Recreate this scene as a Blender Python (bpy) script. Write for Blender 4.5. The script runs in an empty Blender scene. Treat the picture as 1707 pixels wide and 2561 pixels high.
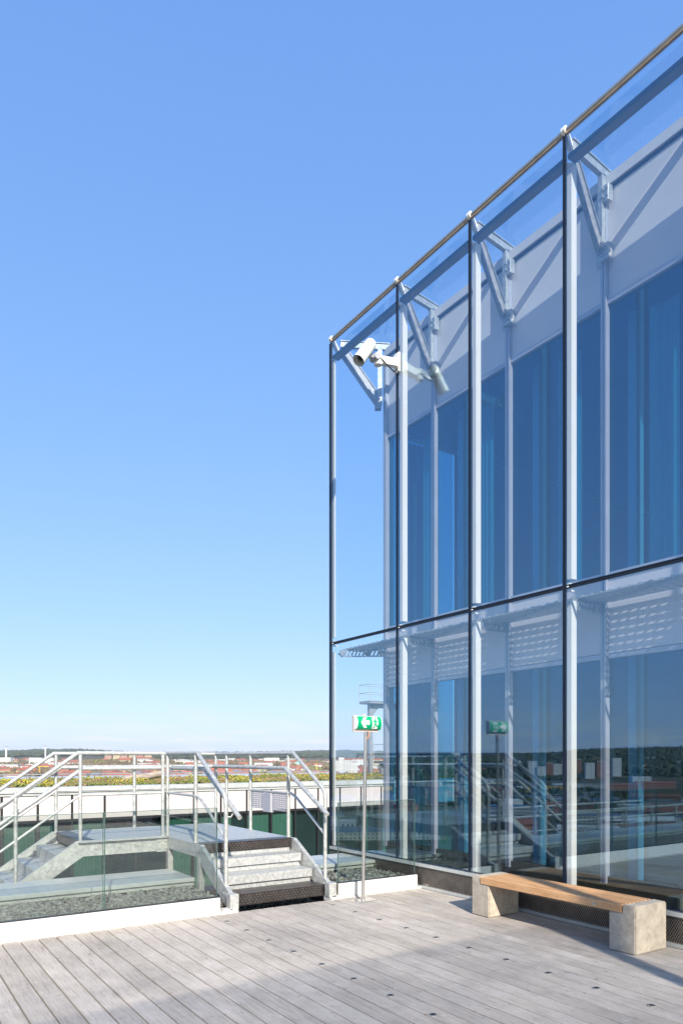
import bpy, bmesh, math, random
import numpy as np
from mathutils import Vector, Matrix, noise
R = math.radians
rnd = random.Random(7)
scene = bpy.context.scene

# ---------------------------------------------------------------- camera
YAW = 33.7
cam_d = bpy.data.cameras.new('camera'); cam = bpy.data.objects.new('camera', cam_d)
scene.collection.objects.link(cam); scene.camera = cam
cam.location = (0, 0, 1.75)
cam.rotation_euler = (R(90), 0, R(-YAW))
cam_d.sensor_fit = 'HORIZONTAL'; cam_d.sensor_width = 24.0
cam_d.lens = 24.0 * 1791 / 1707
cam_d.shift_y = (1893 - 1280.5) / 1707
cam_d.clip_start = 0.05; cam_d.clip_end = 40000

# ---------------------------------------------------------------- sun and sky
SUN_AZ, SUN_EL = 19.0, 32.0          # light travels toward azimuth 19 deg from +Y to +X
world = bpy.data.worlds.new('World'); scene.world = world; world.use_nodes = True
nt = world.node_tree; nt.nodes.clear()
def N(t, typ, **kw):
    n = t.nodes.new(typ)
    for k, v in kw.items(): setattr(n, k, v)
    return n
wo = N(nt, 'ShaderNodeOutputWorld'); bg = N(nt, 'ShaderNodeBackground')
sky = N(nt, 'ShaderNodeTexSky'); sky.sky_type = 'NISHITA'; sky.sun_disc = False
sky.sun_elevation = R(SUN_EL); sky.sun_rotation = R(180 + SUN_AZ)
sky.altitude = 60; sky.air_density = 1.0; sky.dust_density = 0.6; sky.ozone_density = 2.2
# the same tone curve over the whole sky: the photograph's film response flattens it and keeps the blue deep
KS = .2018
sp = N(nt, 'ShaderNodeSeparateColor'); cb = N(nt, 'ShaderNodeCombineColor'); nt.links.new(sky.outputs[0], sp.inputs[0])
for ch, g_, k_ in ((0, .62, .62), (1, .46, .76), (2, .25, 1.09)):
    a_ = N(nt, 'ShaderNodeMath', operation='MULTIPLY'); a_.inputs[1].default_value = KS
    p_ = N(nt, 'ShaderNodeMath', operation='POWER'); p_.inputs[1].default_value = g_
    q_ = N(nt, 'ShaderNodeMath', operation='MULTIPLY'); q_.inputs[1].default_value = k_ / KS
    nt.links.new(sp.outputs[ch], a_.inputs[0]); nt.links.new(a_.outputs[0], p_.inputs[0]); nt.links.new(p_.outputs[0], q_.inputs[0]); nt.links.new(q_.outputs[0], cb.inputs[ch])
# thin cloud veils low over the horizon
tc = N(nt, 'ShaderNodeTexCoord'); sep = N(nt, 'ShaderNodeSeparateXYZ')
nt.links.new(tc.outputs['Generated'], sep.inputs[0])
mp = N(nt, 'ShaderNodeMapping'); mp.inputs['Scale'].default_value = (9, 9, 85)
nt.links.new(tc.outputs['Generated'], mp.inputs[0])
nz = N(nt, 'ShaderNodeTexNoise'); nz.inputs['Scale'].default_value = 1.3; nz.inputs['Detail'].default_value = 7
nt.links.new(mp.outputs[0], nz.inputs['Vector'])
cr = N(nt, 'ShaderNodeValToRGB'); cr.color_ramp.elements[0].position = .46; cr.color_ramp.elements[1].position = .68
nt.links.new(nz.outputs[0], cr.inputs[0])
mr = N(nt, 'ShaderNodeMapRange'); mr.inputs['From Min'].default_value = 0.075; mr.inputs['From Max'].default_value = 0.012
mr.inputs['To Min'].default_value = 0; mr.inputs['To Max'].default_value = .85
nt.links.new(sep.outputs['Z'], mr.inputs[0])
ml = N(nt, 'ShaderNodeMath', operation='MULTIPLY'); nt.links.new(cr.outputs[0], ml.inputs[0]); nt.links.new(mr.outputs[0], ml.inputs[1])
mx = N(nt, 'ShaderNodeMixRGB'); mx.inputs['Color2'].default_value = (4.7, 4.85, 4.95, 1)
nt.links.new(ml.outputs[0], mx.inputs['Fac']); nt.links.new(cb.outputs[0], mx.inputs['Color1'])
nt.links.new(mx.outputs[0], bg.inputs[0]); bg.inputs[1].default_value = 0.12
nt.links.new(bg.outputs[0], wo.inputs[0])
sd = bpy.data.lights.new('sun', 'SUN'); sd.energy = 5.0; sd.angle = R(0.53); sd.color = (1, .925, .81)
sun = bpy.data.objects.new('sun', sd); scene.collection.objects.link(sun)
tdir = Vector((math.sin(R(SUN_AZ)) * math.cos(R(SUN_EL)), math.cos(R(SUN_AZ)) * math.cos(R(SUN_EL)), -math.sin(R(SUN_EL))))
sun.rotation_euler = tdir.to_track_quat('-Z', 'Y').to_euler()
vs = scene.view_settings; vs.view_transform = 'Standard'; vs.look = 'None'; vs.gamma = 1; vs.use_curve_mapping = False
vs.exposure = 0.72
c = scene.cycles
c.use_denoising = True; c.max_bounces = 14; c.glossy_bounces = 8; c.transparent_max_bounces = 40
c.transmission_bounces = 8; c.diffuse_bounces = 3; c.caustics_reflective = True; c.sample_clamp_indirect = 6

# ---------------------------------------------------------------- material helpers
MATS = {}
def principled(name, col, rough=.6, metal=0.0, spec=.5):
    m = bpy.data.materials.new(name); m.use_nodes = True; t = m.node_tree
    b = t.nodes['Principled BSDF']
    b.inputs['Base Color'].default_value = (*col, 1); b.inputs['Roughness'].default_value = rough
    b.inputs['Metallic'].default_value = metal; b.inputs['Specular IOR Level'].default_value = spec
    MATS[name] = m; return m, t, b
def noisy(name, c1, c2, scale=4, rough=.6, metal=0, bump=0, detail=5, stretch=(1, 1, 1), lo=.35, hi=.65, rnd_amt=0, spec=.5, bscale=None):
    m, t, b = principled(name, c1, rough, metal, spec)
    tc = N(t, 'ShaderNodeTexCoord'); mp = N(t, 'ShaderNodeMapping'); mp.inputs['Scale'].default_value = stretch
    t.links.new(tc.outputs['Object'], mp.inputs[0])
    nz = N(t, 'ShaderNodeTexNoise'); nz.inputs['Scale'].default_value = scale; nz.inputs['Detail'].default_value = detail
    nz.inputs['Roughness'].default_value = .65
    t.links.new(mp.outputs[0], nz.inputs['Vector'])
    cr = N(t, 'ShaderNodeValToRGB'); cr.color_ramp.elements[0].position = lo; cr.color_ramp.elements[1].position = hi
    cr.color_ramp.elements[0].color = (*c1, 1); cr.color_ramp.elements[1].color = (*c2, 1)
    t.links.new(nz.outputs[0], cr.inputs[0])
    out = cr.outputs[0]
    if rnd_amt:
        oi = N(t, 'ShaderNodeObjectInfo'); h = N(t, 'ShaderNodeHueSaturation')
        r_ = N(t, 'ShaderNodeMapRange'); r_.inputs['To Min'].default_value = 1 - rnd_amt; r_.inputs['To Max'].default_value = 1 + rnd_amt
        t.links.new(oi.outputs['Random'], r_.inputs[0]); t.links.new(r_.outputs[0], h.inputs['Value']); t.links.new(out, h.inputs['Color'])
        out = h.outputs[0]
    t.links.new(out, b.inputs['Base Color'])
    if bump:
        n2 = N(t, 'ShaderNodeTexNoise'); n2.inputs['Scale'].default_value = bscale or scale * 4; n2.inputs['Detail'].default_value = 4
        t.links.new(mp.outputs[0], n2.inputs['Vector'])
        bp = N(t, 'ShaderNodeBump'); bp.inputs['Strength'].default_value = bump; bp.inputs['Distance'].default_value = .01
        t.links.new(n2.outputs[0], bp.inputs['Height']); t.links.new(bp.outputs[0], b.inputs['Normal'])
    return m
def glass(name, tint, refl, edge=.9, gcol=(1, 1, 1), waver=0.0):
    """architectural pane: see-through tint plus coated mirror reflection that rises at grazing angles"""
    m = bpy.data.materials.new(name); m.use_nodes = True; t = m.node_tree; t.nodes.clear()
    o = N(t, 'ShaderNodeOutputMaterial'); tr = N(t, 'ShaderNodeBsdfTransparent'); gl = N(t, 'ShaderNodeBsdfGlossy')
    tr.inputs[0].default_value = (*tint, 1); gl.inputs['Roughness'].default_value = 0.0; gl.inputs[0].default_value = (*gcol, 1)
    fr = N(t, 'ShaderNodeLayerWeight'); fr.inputs['Blend'].default_value = .5
    pw = N(t, 'ShaderNodeMath', operation='POWER'); pw.inputs[1].default_value = 4.0
    t.links.new(fr.outputs['Facing'], pw.inputs[0])
    mr = N(t, 'ShaderNodeMapRange'); mr.inputs['To Min'].default_value = refl; mr.inputs['To Max'].default_value = edge
    t.links.new(pw.outputs[0], mr.inputs[0])
    if waver:
        tc = N(t, 'ShaderNodeTexCoord'); nz = N(t, 'ShaderNodeTexNoise'); nz.inputs['Scale'].default_value = .9; nz.inputs['Detail'].default_value = 1
        t.links.new(tc.outputs['Object'], nz.inputs['Vector'])
        bp = N(t, 'ShaderNodeBump'); bp.inputs['Strength'].default_value = waver; bp.inputs['Distance'].default_value = .002
        t.links.new(nz.outputs[0], bp.inputs['Height']); t.links.new(bp.outputs[0], gl.inputs['Normal'])
    mx = N(t, 'ShaderNodeMixShader'); t.links.new(mr.outputs[0], mx.inputs[0])
    t.links.new(tr.outputs[0], mx.inputs[1]); t.links.new(gl.outputs[0], mx.inputs[2]); t.links.new(mx.outputs[0], o.inputs[0])
    MATS[name] = m; return m

M = {}
M['strut'] = noisy('dull_galvanised_steel', (.20, .21, .22), (.32, .33, .34), 14, .5, .3, .08)
M['galv'] = noisy('galvanised_steel', (.34, .35, .345), (.54, .54, .51), 20, .45, .35, .1, stretch=(1, 1, 1))
M['tread'] = noisy('galvanised_tread', (.34, .35, .35), (.55, .55, .53), 26, .45, .35, .15)
M['stainless'] = noisy('brushed_stainless', (.52, .50, .47), (.62, .60, .57), 30, .28, .85, 0)
M['fin'] = noisy('ivory_painted_steel', (.80, .77, .69), (.84, .81, .73), 2, .4, 0, 0)
M['white'] = noisy('white_sheet_metal', (.52, .50, .475), (.60, .575, .545), 2.5, .45, 0, 0.02, lo=.28, hi=.6, stretch=(1, 1, .3))
M['cover'] = noisy('zinc_coping_sheet', (.42, .44, .43), (.52, .54, .52), 2.2, .42, .15, .03)
M['grey'] = noisy('grey_painted_plate', (.14, .135, .13), (.17, .165, .16), 3, .7, spec=.2)
M['spandrel'] = noisy('pale_grey_panel', (.62, .58, .56), (.67, .63, .61), .8, .42, 0, 0, rnd_amt=.03)
M['mull'] = noisy('pale_mullion', (.38, .38, .42), (.44, .44, .48), 3, .35, .2)
M['black'] = noisy('black_gasket', (.008, .008, .009), (.015, .015, .017), 8, .5)
M['frit'] = noisy('navy_glass_edge', (.006, .014, .034), (.009, .018, .042), 3, .45, 0, spec=.25)
M['cheq'] = noisy('black_chequer_plate', (.022, .018, .018), (.05, .042, .04), 12, .35, .2, .3)
M['stud'] = noisy('worn_stud', (.16, .14, .13), (.3, .28, .26), 8, .4, .3)
M['disc'] = noisy('dull_steel_disc', (.18, .175, .17), (.28, .27, .26), 30, .6, .2)
M['mesh'] = noisy('mesh_wire', (.20, .18, .16), (.30, .27, .24), 9, .5, .5)
M['dark'] = noisy('dark_void', (.010, .010, .010), (.018, .018, .018), 2, .9)
M['soil'] = noisy('roof_felt', (.05, .052, .05), (.09, .09, .085), 3, .9, 0, .3)
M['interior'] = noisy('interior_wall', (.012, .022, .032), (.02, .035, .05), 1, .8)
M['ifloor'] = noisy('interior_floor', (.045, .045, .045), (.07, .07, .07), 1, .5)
M['column'] = noisy('pale_column', (.74, .74, .78), (.80, .80, .84), 2, .5)
M['blind'] = noisy('green_curtain', (.085, .15, .13), (.11, .19, .165), 6, .8, stretch=(6, 6, .2))
M['blind2'] = noisy('teal_curtain', (.16, .50, .46), (.22, .60, .56), 6, .8, stretch=(6, 6, .2))
M['pane'] = glass('screen_glass', (.945, .968, .99), .135, .40, (.66, .88, 1.0))
M['win'] = glass('blue_window_glass', (.46, .70, .78), .06, .4, (.10, .52, 1.0))
M['clear'] = glass('balustrade_glass', (.865, .90, .88), .10, .5)
M['screen2'] = glass('tinted_screen_glass', (.87, .875, .88), .05, .3)
M['fwin'] = glass('far_window_glass', (.72, .86, .82), .07, .5)
M['gedge'] = noisy('green_glass_edge', (.05, .10, .09), (.09, .16, .14), 5, .2)
M['gpane'] = glass('ceiling_glass', (.86, .92, .96), .07, .6)
# concrete
def concrete():
    m, t, b = principled('speckled_concrete', (.3, .27, .23), .75)
    tc = N(t, 'ShaderNodeTexCoord')
    n1 = N(t, 'ShaderNodeTexNoise'); n1.inputs['Scale'].default_value = 9; n1.inputs['Detail'].default_value = 10; n1.inputs['Roughness'].default_value = .8
    v = N(t, 'ShaderNodeTexVoronoi'); v.inputs['Scale'].default_value = 55
    t.links.new(tc.outputs['Object'], n1.inputs[0]); t.links.new(tc.outputs['Object'], v.inputs['Vector'])
    cr = N(t, 'ShaderNodeValToRGB'); cr.color_ramp.elements[0].color = (.31, .265, .21, 1); cr.color_ramp.elements[1].color = (.50, .435, .35, 1)
    cr.color_ramp.elements[0].position = .36; cr.color_ramp.elements[1].position = .62
    t.links.new(n1.outputs[0], cr.inputs[0])
    c2 = N(t, 'ShaderNodeValToRGB'); c2.color_ramp.elements[0].position = .10; c2.color_ramp.elements[1].position = .2
    c2.color_ramp.elements[0].color = (1, 1, 1, 1); c2.color_ramp.elements[1].color = (0, 0, 0, 1)
    t.links.new(v.outputs['Distance'], c2.inputs[0])
    n2 = N(t, 'ShaderNodeTexNoise'); n2.inputs['Scale'].default_value = 16; t.links.new(tc.outputs['Object'], n2.inputs[0])
    g = N(t, 'ShaderNodeMath', operation='GREATER_THAN'); g.inputs[1].default_value = .55; t.links.new(n2.outputs[0], g.inputs[0])
    mu = N(t, 'ShaderNodeMath', operation='MULTIPLY'); t.links.new(c2.outputs[0], mu.inputs[0]); t.links.new(g.outputs[0], mu.inputs[1])
    mm = N(t, 'ShaderNodeMath', operation='MULTIPLY'); mm.inputs[1].default_value = .6; t.links.new(mu.outputs[0], mm.inputs[0])
    mx = N(t, 'ShaderNodeMixRGB'); mx.inputs[2].default_value = (.68, .62, .53, 1)
    t.links.new(mm.outputs[0], mx.inputs[0]); t.links.new(cr.outputs[0], mx.inputs[1]); t.links.new(mx.outputs[0], b.inputs['Base Color'])
    bp = N(t, 'ShaderNodeBump'); bp.inputs['Strength'].default_value = .25; bp.inputs['Distance'].default_value = .004
    n3 = N(t, 'ShaderNodeTexNoise'); n3.inputs['Scale'].default_value = 60; t.links.new(tc.outputs['Object'], n3.inputs[0])
    t.links.new(n3.outputs[0], bp.inputs['Height']); t.links.new(bp.outputs[0], b.inputs['Normal'])
    return m
M['concrete'] = concrete()
def wood(name, ca, cb, cc, rough, per, along='Y', bump=.35, stain=.5, world=False):
    m, t, b = principled(name, ca, rough, 0, .35)
    tc = N(t, 'ShaderNodeTexCoord'); oi = N(t, 'ShaderNodeObjectInfo')
    off = N(t, 'ShaderNodeVectorMath', operation='ADD'); sc = N(t, 'ShaderNodeMath', operation='MULTIPLY'); sc.inputs[1].default_value = 37.0
    t.links.new(oi.outputs['Random'], sc.inputs[0]); t.links.new(tc.outputs['Object'], off.inputs[0]); t.links.new(sc.outputs[0], off.inputs[1])
    mp = N(t, 'ShaderNodeMapping'); mp.inputs['Scale'].default_value = (22, 1.1, 22)
    t.links.new(off.outputs[0], mp.inputs[0])
    n1 = N(t, 'ShaderNodeTexNoise'); n1.inputs['Scale'].default_value = 3; n1.inputs['Detail'].default_value = 8; n1.inputs['Roughness'].default_value = .7; n1.inputs['Distortion'].default_value = .4
    t.links.new(mp.outputs[0], n1.inputs['Vector'])
    cr = N(t, 'ShaderNodeValToRGB'); e = cr.color_ramp.elements
    e[0].position = .30; e[0].color = (*cb, 1); e[1].position = .62; e[1].color = (*ca, 1)
    t.links.new(n1.outputs[0], cr.inputs[0])
    # large soft weathering blotches
    n2 = N(t, 'ShaderNodeTexNoise'); n2.inputs['Scale'].default_value = 2.3; n2.inputs['Detail'].default_value = 7; n2.inputs['Roughness'].default_value = .62
    t.links.new(tc.outputs['Object'] if False else off.outputs[0], n2.inputs['Vector'])
    c2 = N(t, 'ShaderNodeValToRGB'); c2.color_ramp.elements[0].position = .42; c2.color_ramp.elements[1].position = .68
    t.links.new(n2.outputs[0], c2.inputs[0])
    mm = N(t, 'ShaderNodeMath', operation='MULTIPLY'); mm.inputs[1].default_value = stain; t.links.new(c2.outputs[0], mm.inputs[0])
    mx = N(t, 'ShaderNodeMixRGB'); mx.inputs[2].default_value = (*cc, 1); t.links.new(mm.outputs[0], mx.inputs[0]); t.links.new(cr.outputs[0], mx.inputs[1])
    # fine checks and white scuffs
    mp3 = N(t, 'ShaderNodeMapping'); mp3.inputs['Scale'].default_value = (60, 4, 60); t.links.new(off.outputs[0], mp3.inputs[0])
    n3 = N(t, 'ShaderNodeTexNoise'); n3.inputs['Scale'].default_value = 2.2; n3.inputs['Detail'].default_value = 3
    t.links.new(mp3.outputs[0], n3.inputs['Vector'])
    c3 = N(t, 'ShaderNodeValToRGB'); c3.color_ramp.elements[0].position = .27; c3.color_ramp.elements[1].position = .36
    c3.color_ramp.elements[0].color = (.45, .42, .40, 1); c3.color_ramp.elements[1].color = (1, 1, 1, 1)
    t.links.new(n3.outputs[0], c3.inputs[0])
    m3 = N(t, 'ShaderNodeMixRGB', blend_type='MULTIPLY'); m3.inputs[0].default_value = 1
    t.links.new(mx.outputs[0], m3.inputs[1]); t.links.new(c3.outputs[0], m3.inputs[2])
    h = N(t, 'ShaderNodeHueSaturation'); r_ = N(t, 'ShaderNodeMapRange'); r_.inputs['To Min'].default_value = 1 - per; r_.inputs['To Max'].default_value = 1 + per
    t.links.new(oi.outputs['Random'], r_.inputs[0]); t.links.new(r_.outputs[0], h.inputs['Value']); t.links.new(m3.outputs[0], h.inputs['Color'])
    res = h.outputs[0]
    if world:   # foot-worn and damp patches that cross the boards, small pale scuffs
        ge = N(t, 'ShaderNodeNewGeometry')
        w1 = N(t, 'ShaderNodeTexNoise'); w1.inputs['Scale'].default_value = .9; w1.inputs['Detail'].default_value = 6; w1.inputs['Roughness'].default_value = .65
        t.links.new(ge.outputs['Position'], w1.inputs['Vector'])
        k1 = N(t, 'ShaderNodeValToRGB'); k1.color_ramp.elements[0].position = .36; k1.color_ramp.elements[1].position = .62
        k1.color_ramp.elements[0].color = (.83, .83, .84, 1); k1.color_ramp.elements[1].color = (1.08, 1.065, 1.04, 1)
        t.links.new(w1.outputs[0], k1.inputs[0])
        x1 = N(t, 'ShaderNodeMixRGB', blend_type='MULTIPLY'); x1.inputs[0].default_value = 1; t.links.new(res, x1.inputs[1]); t.links.new(k1.outputs[0], x1.inputs[2])
        w2 = N(t, 'ShaderNodeTexNoise'); w2.inputs['Scale'].default_value = 13; w2.inputs['Detail'].default_value = 5; w2.inputs['Roughness'].default_value = .6
        t.links.new(ge.outputs['Position'], w2.inputs['Vector'])
        k2 = N(t, 'ShaderNodeValToRGB'); k2.color_ramp.elements[0].position = .63; k2.color_ramp.elements[1].position = .74
        t.links.new(w2.outputs[0], k2.inputs[0])
        ff = N(t, 'ShaderNodeMath', operation='MULTIPLY'); ff.inputs[1].default_value = .55; t.links.new(k2.outputs[0], ff.inputs[0])
        x2 = N(t, 'ShaderNodeMixRGB'); x2.inputs[2].default_value = (.62, .58, .54, 1); t.links.new(ff.outputs[0], x2.inputs[0]); t.links.new(x1.outputs[0], x2.inputs[1])
        k3 = N(t, 'ShaderNodeValToRGB'); k3.color_ramp.elements[0].position = .28; k3.color_ramp.elements[1].position = .37
        k3.color_ramp.elements[0].color = (.6, .58, .57, 1); t.links.new(w2.outputs[0], k3.inputs[0])
        x3 = N(t, 'ShaderNodeMixRGB', blend_type='MULTIPLY'); x3.inputs[0].default_value = 1; t.links.new(x2.outputs[0], x3.inputs[1]); t.links.new(k3.outputs[0], x3.inputs[2])
        res = x3.outputs[0]
    t.links.new(res, b.inputs['Base Color'])
    bp = N(t, 'ShaderNodeBump'); bp.inputs['Strength'].default_value = bump; bp.inputs['Distance'].default_value = .004
    t.links.new(n1.outputs[0], bp.inputs['Height']); t.links.new(bp.outputs[0], b.inputs['Normal'])
    return m
M['deck'] = wood('weathered_deck_board', (.45, .40, .35), (.27, .24, .21), (.53, .485, .44), .74, .09, world=True)
M['teak'] = wood('oiled_bench_wood', (.56, .32, .155), (.37, .18, .075), (.62, .41, .23), .55, .12, bump=.15, stain=.5)
M['log'] = noisy('weathered_log', (.30, .24, .18), (.50, .43, .35), 5, .9, 0, .8, stretch=(.4, .4, 3))
M['green'] = noisy('exit_sign_green', (.0, .30, .13), (.0, .33, .15), 2, .35)
M['signwhite'] = noisy('white_plastic', (.78, .77, .74), (.82, .81, .78), 3, .3)
M['signtan'] = noisy('ivory_plastic', (.46, .41, .36), (.52, .46, .40), 3, .5)
M['camw'] = noisy('cream_camera_housing', (.72, .71, .66), (.77, .76, .71), 3, .35)
M['copper'] = noisy('orange_cable', (.55, .20, .05), (.60, .25, .08), 3, .5)
M['brownrail'] = noisy('steel_capping_rail', (.50, .48, .45), (.60, .57, .53), 6, .22, .8)
M['railreflection'] = noisy('reflected_brown_channel', (.28, .20, .12), (.38, .28, .18), 9, .4, .3)  # brown reflection under the capping rail, put into the channel colour
M['fpanel'] = noisy('offwhite_cladding', (.52, .475, .455), (.555, .51, .49), 1, .5, rnd_amt=.02)
M['fblack'] = noisy('black_joint', (.012, .014, .014), (.02, .02, .022), 4, .5)
M['sedum_g'] = noisy('sedum_green', (.10, .14, .03), (.20, .22, .05), 2, .8)
M['sedum_y'] = noisy('sedum_yellow', (.30, .27, .03), (.44, .38, .05), 3, .8)
M['sedum_r'] = noisy('sedum_soil', (.20, .13, .07), (.30, .20, .11), 1.2, .9)
M['gravel'] = noisy('grey_green_stone', (.10, .10, .09), (.30, .30, .265), 14, .85, 0, .2, lo=.4, hi=.6)

# ---------------------------------------------------------------- mesh helpers
col = scene.collection
class MB:
    def __init__(s): s.v = []; s.f = []; s.sm = []
    def add(s, vs, fs, smooth=False):
        k = len(s.v); s.v += [tuple(p) for p in vs]; s.f += [tuple(i + k for i in f) for f in fs]; s.sm += [smooth] * len(fs)
        return s
    def box(s, x0, x1, y0, y1, z0, z1):
        v = [(x0, y0, z0), (x1, y0, z0), (x1, y1, z0), (x0, y1, z0), (x0, y0, z1), (x1, y0, z1), (x1, y1, z1), (x0, y1, z1)]
        return s.add(v, [(0, 3, 2, 1), (4, 5, 6, 7), (0, 1, 5, 4), (1, 2, 6, 5), (2, 3, 7, 6), (3, 0, 4, 7)])
    def cbox(s, x0, x1, y0, y1, z0, z1, c=.006):
        "box with chamfered top and vertical edges"
        def ring(i, z): return [(x0 + i, y0 + c, z), (x0 + c, y0 + i, z), (x1 - c, y0 + i, z), (x1 - i, y0 + c, z), (x1 - i, y1 - c, z), (x1 - c, y1 - i, z), (x0 + c, y1 - i, z), (x0 + i, y1 - c, z)]
        v = ring(0, z0) + ring(0, z1 - c) + [(p[0] + (c if p[0] < (x0 + x1) / 2 else -c) * .8, p[1] + (c if p[1] < (y0 + y1) / 2 else -c) * .8, z1) for p in ring(0, z1)]
        f = [tuple(range(7, -1, -1)), tuple(range(16, 24))]
        for k in (0, 8):
            for i in range(8):
                j = (i + 1) % 8; f.append((k + i, k + j, k + 8 + j, k + 8 + i))
        return s.add(v, f)
    def tube(s, pts, r, n=10, caps=True):
        pts = [Vector(p) for p in pts]; rings = []
        for i, p in enumerate(pts):
            a = (pts[i] - pts[i - 1]).normalized() if i > 0 else (pts[1] - pts[0]).normalized()
            b = (pts[i + 1] - pts[i]).normalized() if i < len(pts) - 1 else a
            t = (a + b).normalized(); up = Vector((0, 0, 1)) if abs(t.z) < .95 else Vector((1, 0, 0))
            if i == 0: u = t.cross(up).normalized()
            else: u = (u - t * u.dot(t)).normalized()
            w = t.cross(u); k = 1 / max(.6, a.dot(t))
            rr = r[i] if isinstance(r, (list, tuple)) else r
            bis = (b - a); bis = bis.normalized() if bis.length > 1e-5 else None
            ring = []
            for j in range(n):
                d = u * math.cos(j * 2 * math.pi / n) + w * math.sin(j * 2 * math.pi / n)
                if bis: d = d + bis * d.dot(bis) * (k - 1)
                ring.append(p + d * rr)
            rings.append(ring)
        v = [q for g in rings for q in g]; f = []
        for i in range(len(rings) - 1):
            for j in range(n):
                k = (j + 1) % n; f.append((i * n + j, i * n + k, (i + 1) * n + k, (i + 1) * n + j))
        s.add(v, f, True)
        if caps:
            s.add(rings[0], [tuple(range(n - 1, -1, -1))]); s.add(rings[-1], [tuple(range(n))])
        return s
    def beam(s, a, b, w, h, side=None):
        "rectangular bar a->b, width w along side, height h across"
        a = Vector(a); b = Vector(b); t = (b - a).normalized()
        sd_ = Vector(side) if side else (t.cross(Vector((0, 0, 1))) if abs(t.z) < .99 else Vector((1, 0, 0)))
        sd_ = (sd_ - t * sd_.dot(t)).normalized(); up = sd_.cross(t).normalized()
        v = []
        for p in (a, b):
            for i, j in ((-1, -1), (1, -1), (1, 1), (-1, 1)): v.append(p + sd_ * (i * w / 2) + up * (j * h / 2))
        return s.add(v, [(0, 1, 2, 3), (7, 6, 5, 4), (0, 4, 5, 1), (1, 5, 6, 2), (2, 6, 7, 3), (3, 7, 4, 0)])
    def prism(s, poly, axis, a, b):
        "extrude a 2-D polygon along axis from a to b"
        def p3(p, t):
            if axis == 'X': return (t, p[0], p[1])
            if axis == 'Y': return (p[0], t, p[1])
            return (p[0], p[1], t)
        n = len(poly); v = [p3(p, a) for p in poly] + [p3(p, b) for p in poly]
        f = [tuple(range(n)), tuple(range(2 * n - 1, n - 1, -1))] + [(i, i + n, (i + 1) % n + n, (i + 1) % n) for i in range(n)]
        return s.add(v, f)
    def lathe(s, prof, cx, cy, n=20):
        v = []; f = []
        for r_, z in prof:
            for j in range(n): v.append((cx + r_ * math.cos(2 * math.pi * j / n), cy + r_ * math.sin(2 * math.pi * j / n), z))
        for i in range(len(prof) - 1):
            for j in range(n):
                k = (j + 1) % n; f.append((i * n + j, i * n + k, (i + 1) * n + k, (i + 1) * n + j))
        s.add(v, f, True); s.add([v[j] for j in range(n)], [tuple(range(n - 1, -1, -1))]); s.add(v[-n:], [tuple(range(n))]); return s
    def mesh(s, name, mat):
        me = bpy.data.meshes.new(name); me.from_pydata(s.v, [], s.f)
        me.polygons.foreach_set('use_smooth', s.sm); me.materials.append(mat); me.update()
        bm = bmesh.new(); bm.from_mesh(me); bmesh.ops.recalc_face_normals(bm, faces=bm.faces); bm.to_mesh(me); bm.free()
        return me
    def build(s, name, mat, parent=None, loc=None, **props):
        me = s.mesh(name, mat); return link(name, me, parent, loc, **props)
def link(name, me, parent=None, loc=None, **props):
    o = bpy.data.objects.new(name, me); col.objects.link(o)
    if parent is not None: o.parent = parent
    if loc is not None: o.location = loc
    for k, v in props.items(): o[k] = v
    return o
def thing(name, label, cat, loc=(0, 0, 0), rotz=0, group=None):
    o = bpy.data.objects.new(name, None); col.objects.link(o); o.location = loc; o.rotation_euler = (0, 0, rotz)
    o.empty_display_size = .1; o['label'] = label; o['category'] = cat
    if group: o['group'] = group
    return o
def raw(name, verts, faces, mat, parent=None, smooth=False, **props):
    me = bpy.data.meshes.new(name); me.from_pydata(verts, [], faces); me.materials.append(mat)
    if smooth: me.polygons.foreach_set('use_smooth', [True] * len(faces))
    me.update(); return link(name, me, parent, **props)
ICO_V = None
def ico():
    global ICO_V
    if ICO_V is None:
        bm = bmesh.new(); bmesh.ops.create_icosphere(bm, subdivisions=1, radius=1)
        ICO_V = (np.array([v.co[:] for v in bm.verts]), np.array([[v.index for v in f.verts] for f in bm.faces])); bm.free()
    return ICO_V
def blobs(name, pts, scl, mat, parent=None, jit=.3, seed=1, smooth=False, **props):
    "one mesh of many irregular little lumps; pts (n,3) scl (n,3)"
    V, F = ico(); rg = np.random.RandomState(seed); n = len(pts)
    vv = V[None] * (1 + jit * (rg.rand(n, len(V), 1) - .5) * 2)
    a = rg.rand(n) * 6.283; ca, sa = np.cos(a), np.sin(a)
    vv = vv * np.asarray(scl)[:, None, :]
    x = vv[:, :, 0] * ca[:, None] - vv[:, :, 1] * sa[:, None]; y = vv[:, :, 0] * sa[:, None] + vv[:, :, 1] * ca[:, None]
    vv = np.stack([x, y, vv[:, :, 2]], -1) + np.asarray(pts)[:, None, :]
    ff = F[None] + (np.arange(n) * len(V))[:, None, None]
    me = bpy.data.meshes.new(name); v = vv.reshape(-1, 3); f = ff.reshape(-1, 3)
    me.vertices.add(len(v)); me.vertices.foreach_set('co', v.ravel()); me.loops.add(f.size); me.loops.foreach_set('vertex_index', f.ravel().astype(np.int32))
    me.polygons.add(len(f)); me.polygons.foreach_set('loop_start', np.arange(0, f.size, 3, dtype=np.int32)); me.polygons.foreach_set('loop_total', np.full(len(f), 3, np.int32))
    if smooth: me.polygons.foreach_set('use_smooth', [True] * len(f))
    me.materials.append(mat); me.update(calc_edges=True); me.validate()
    return link(name, me, parent, **props)

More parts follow.
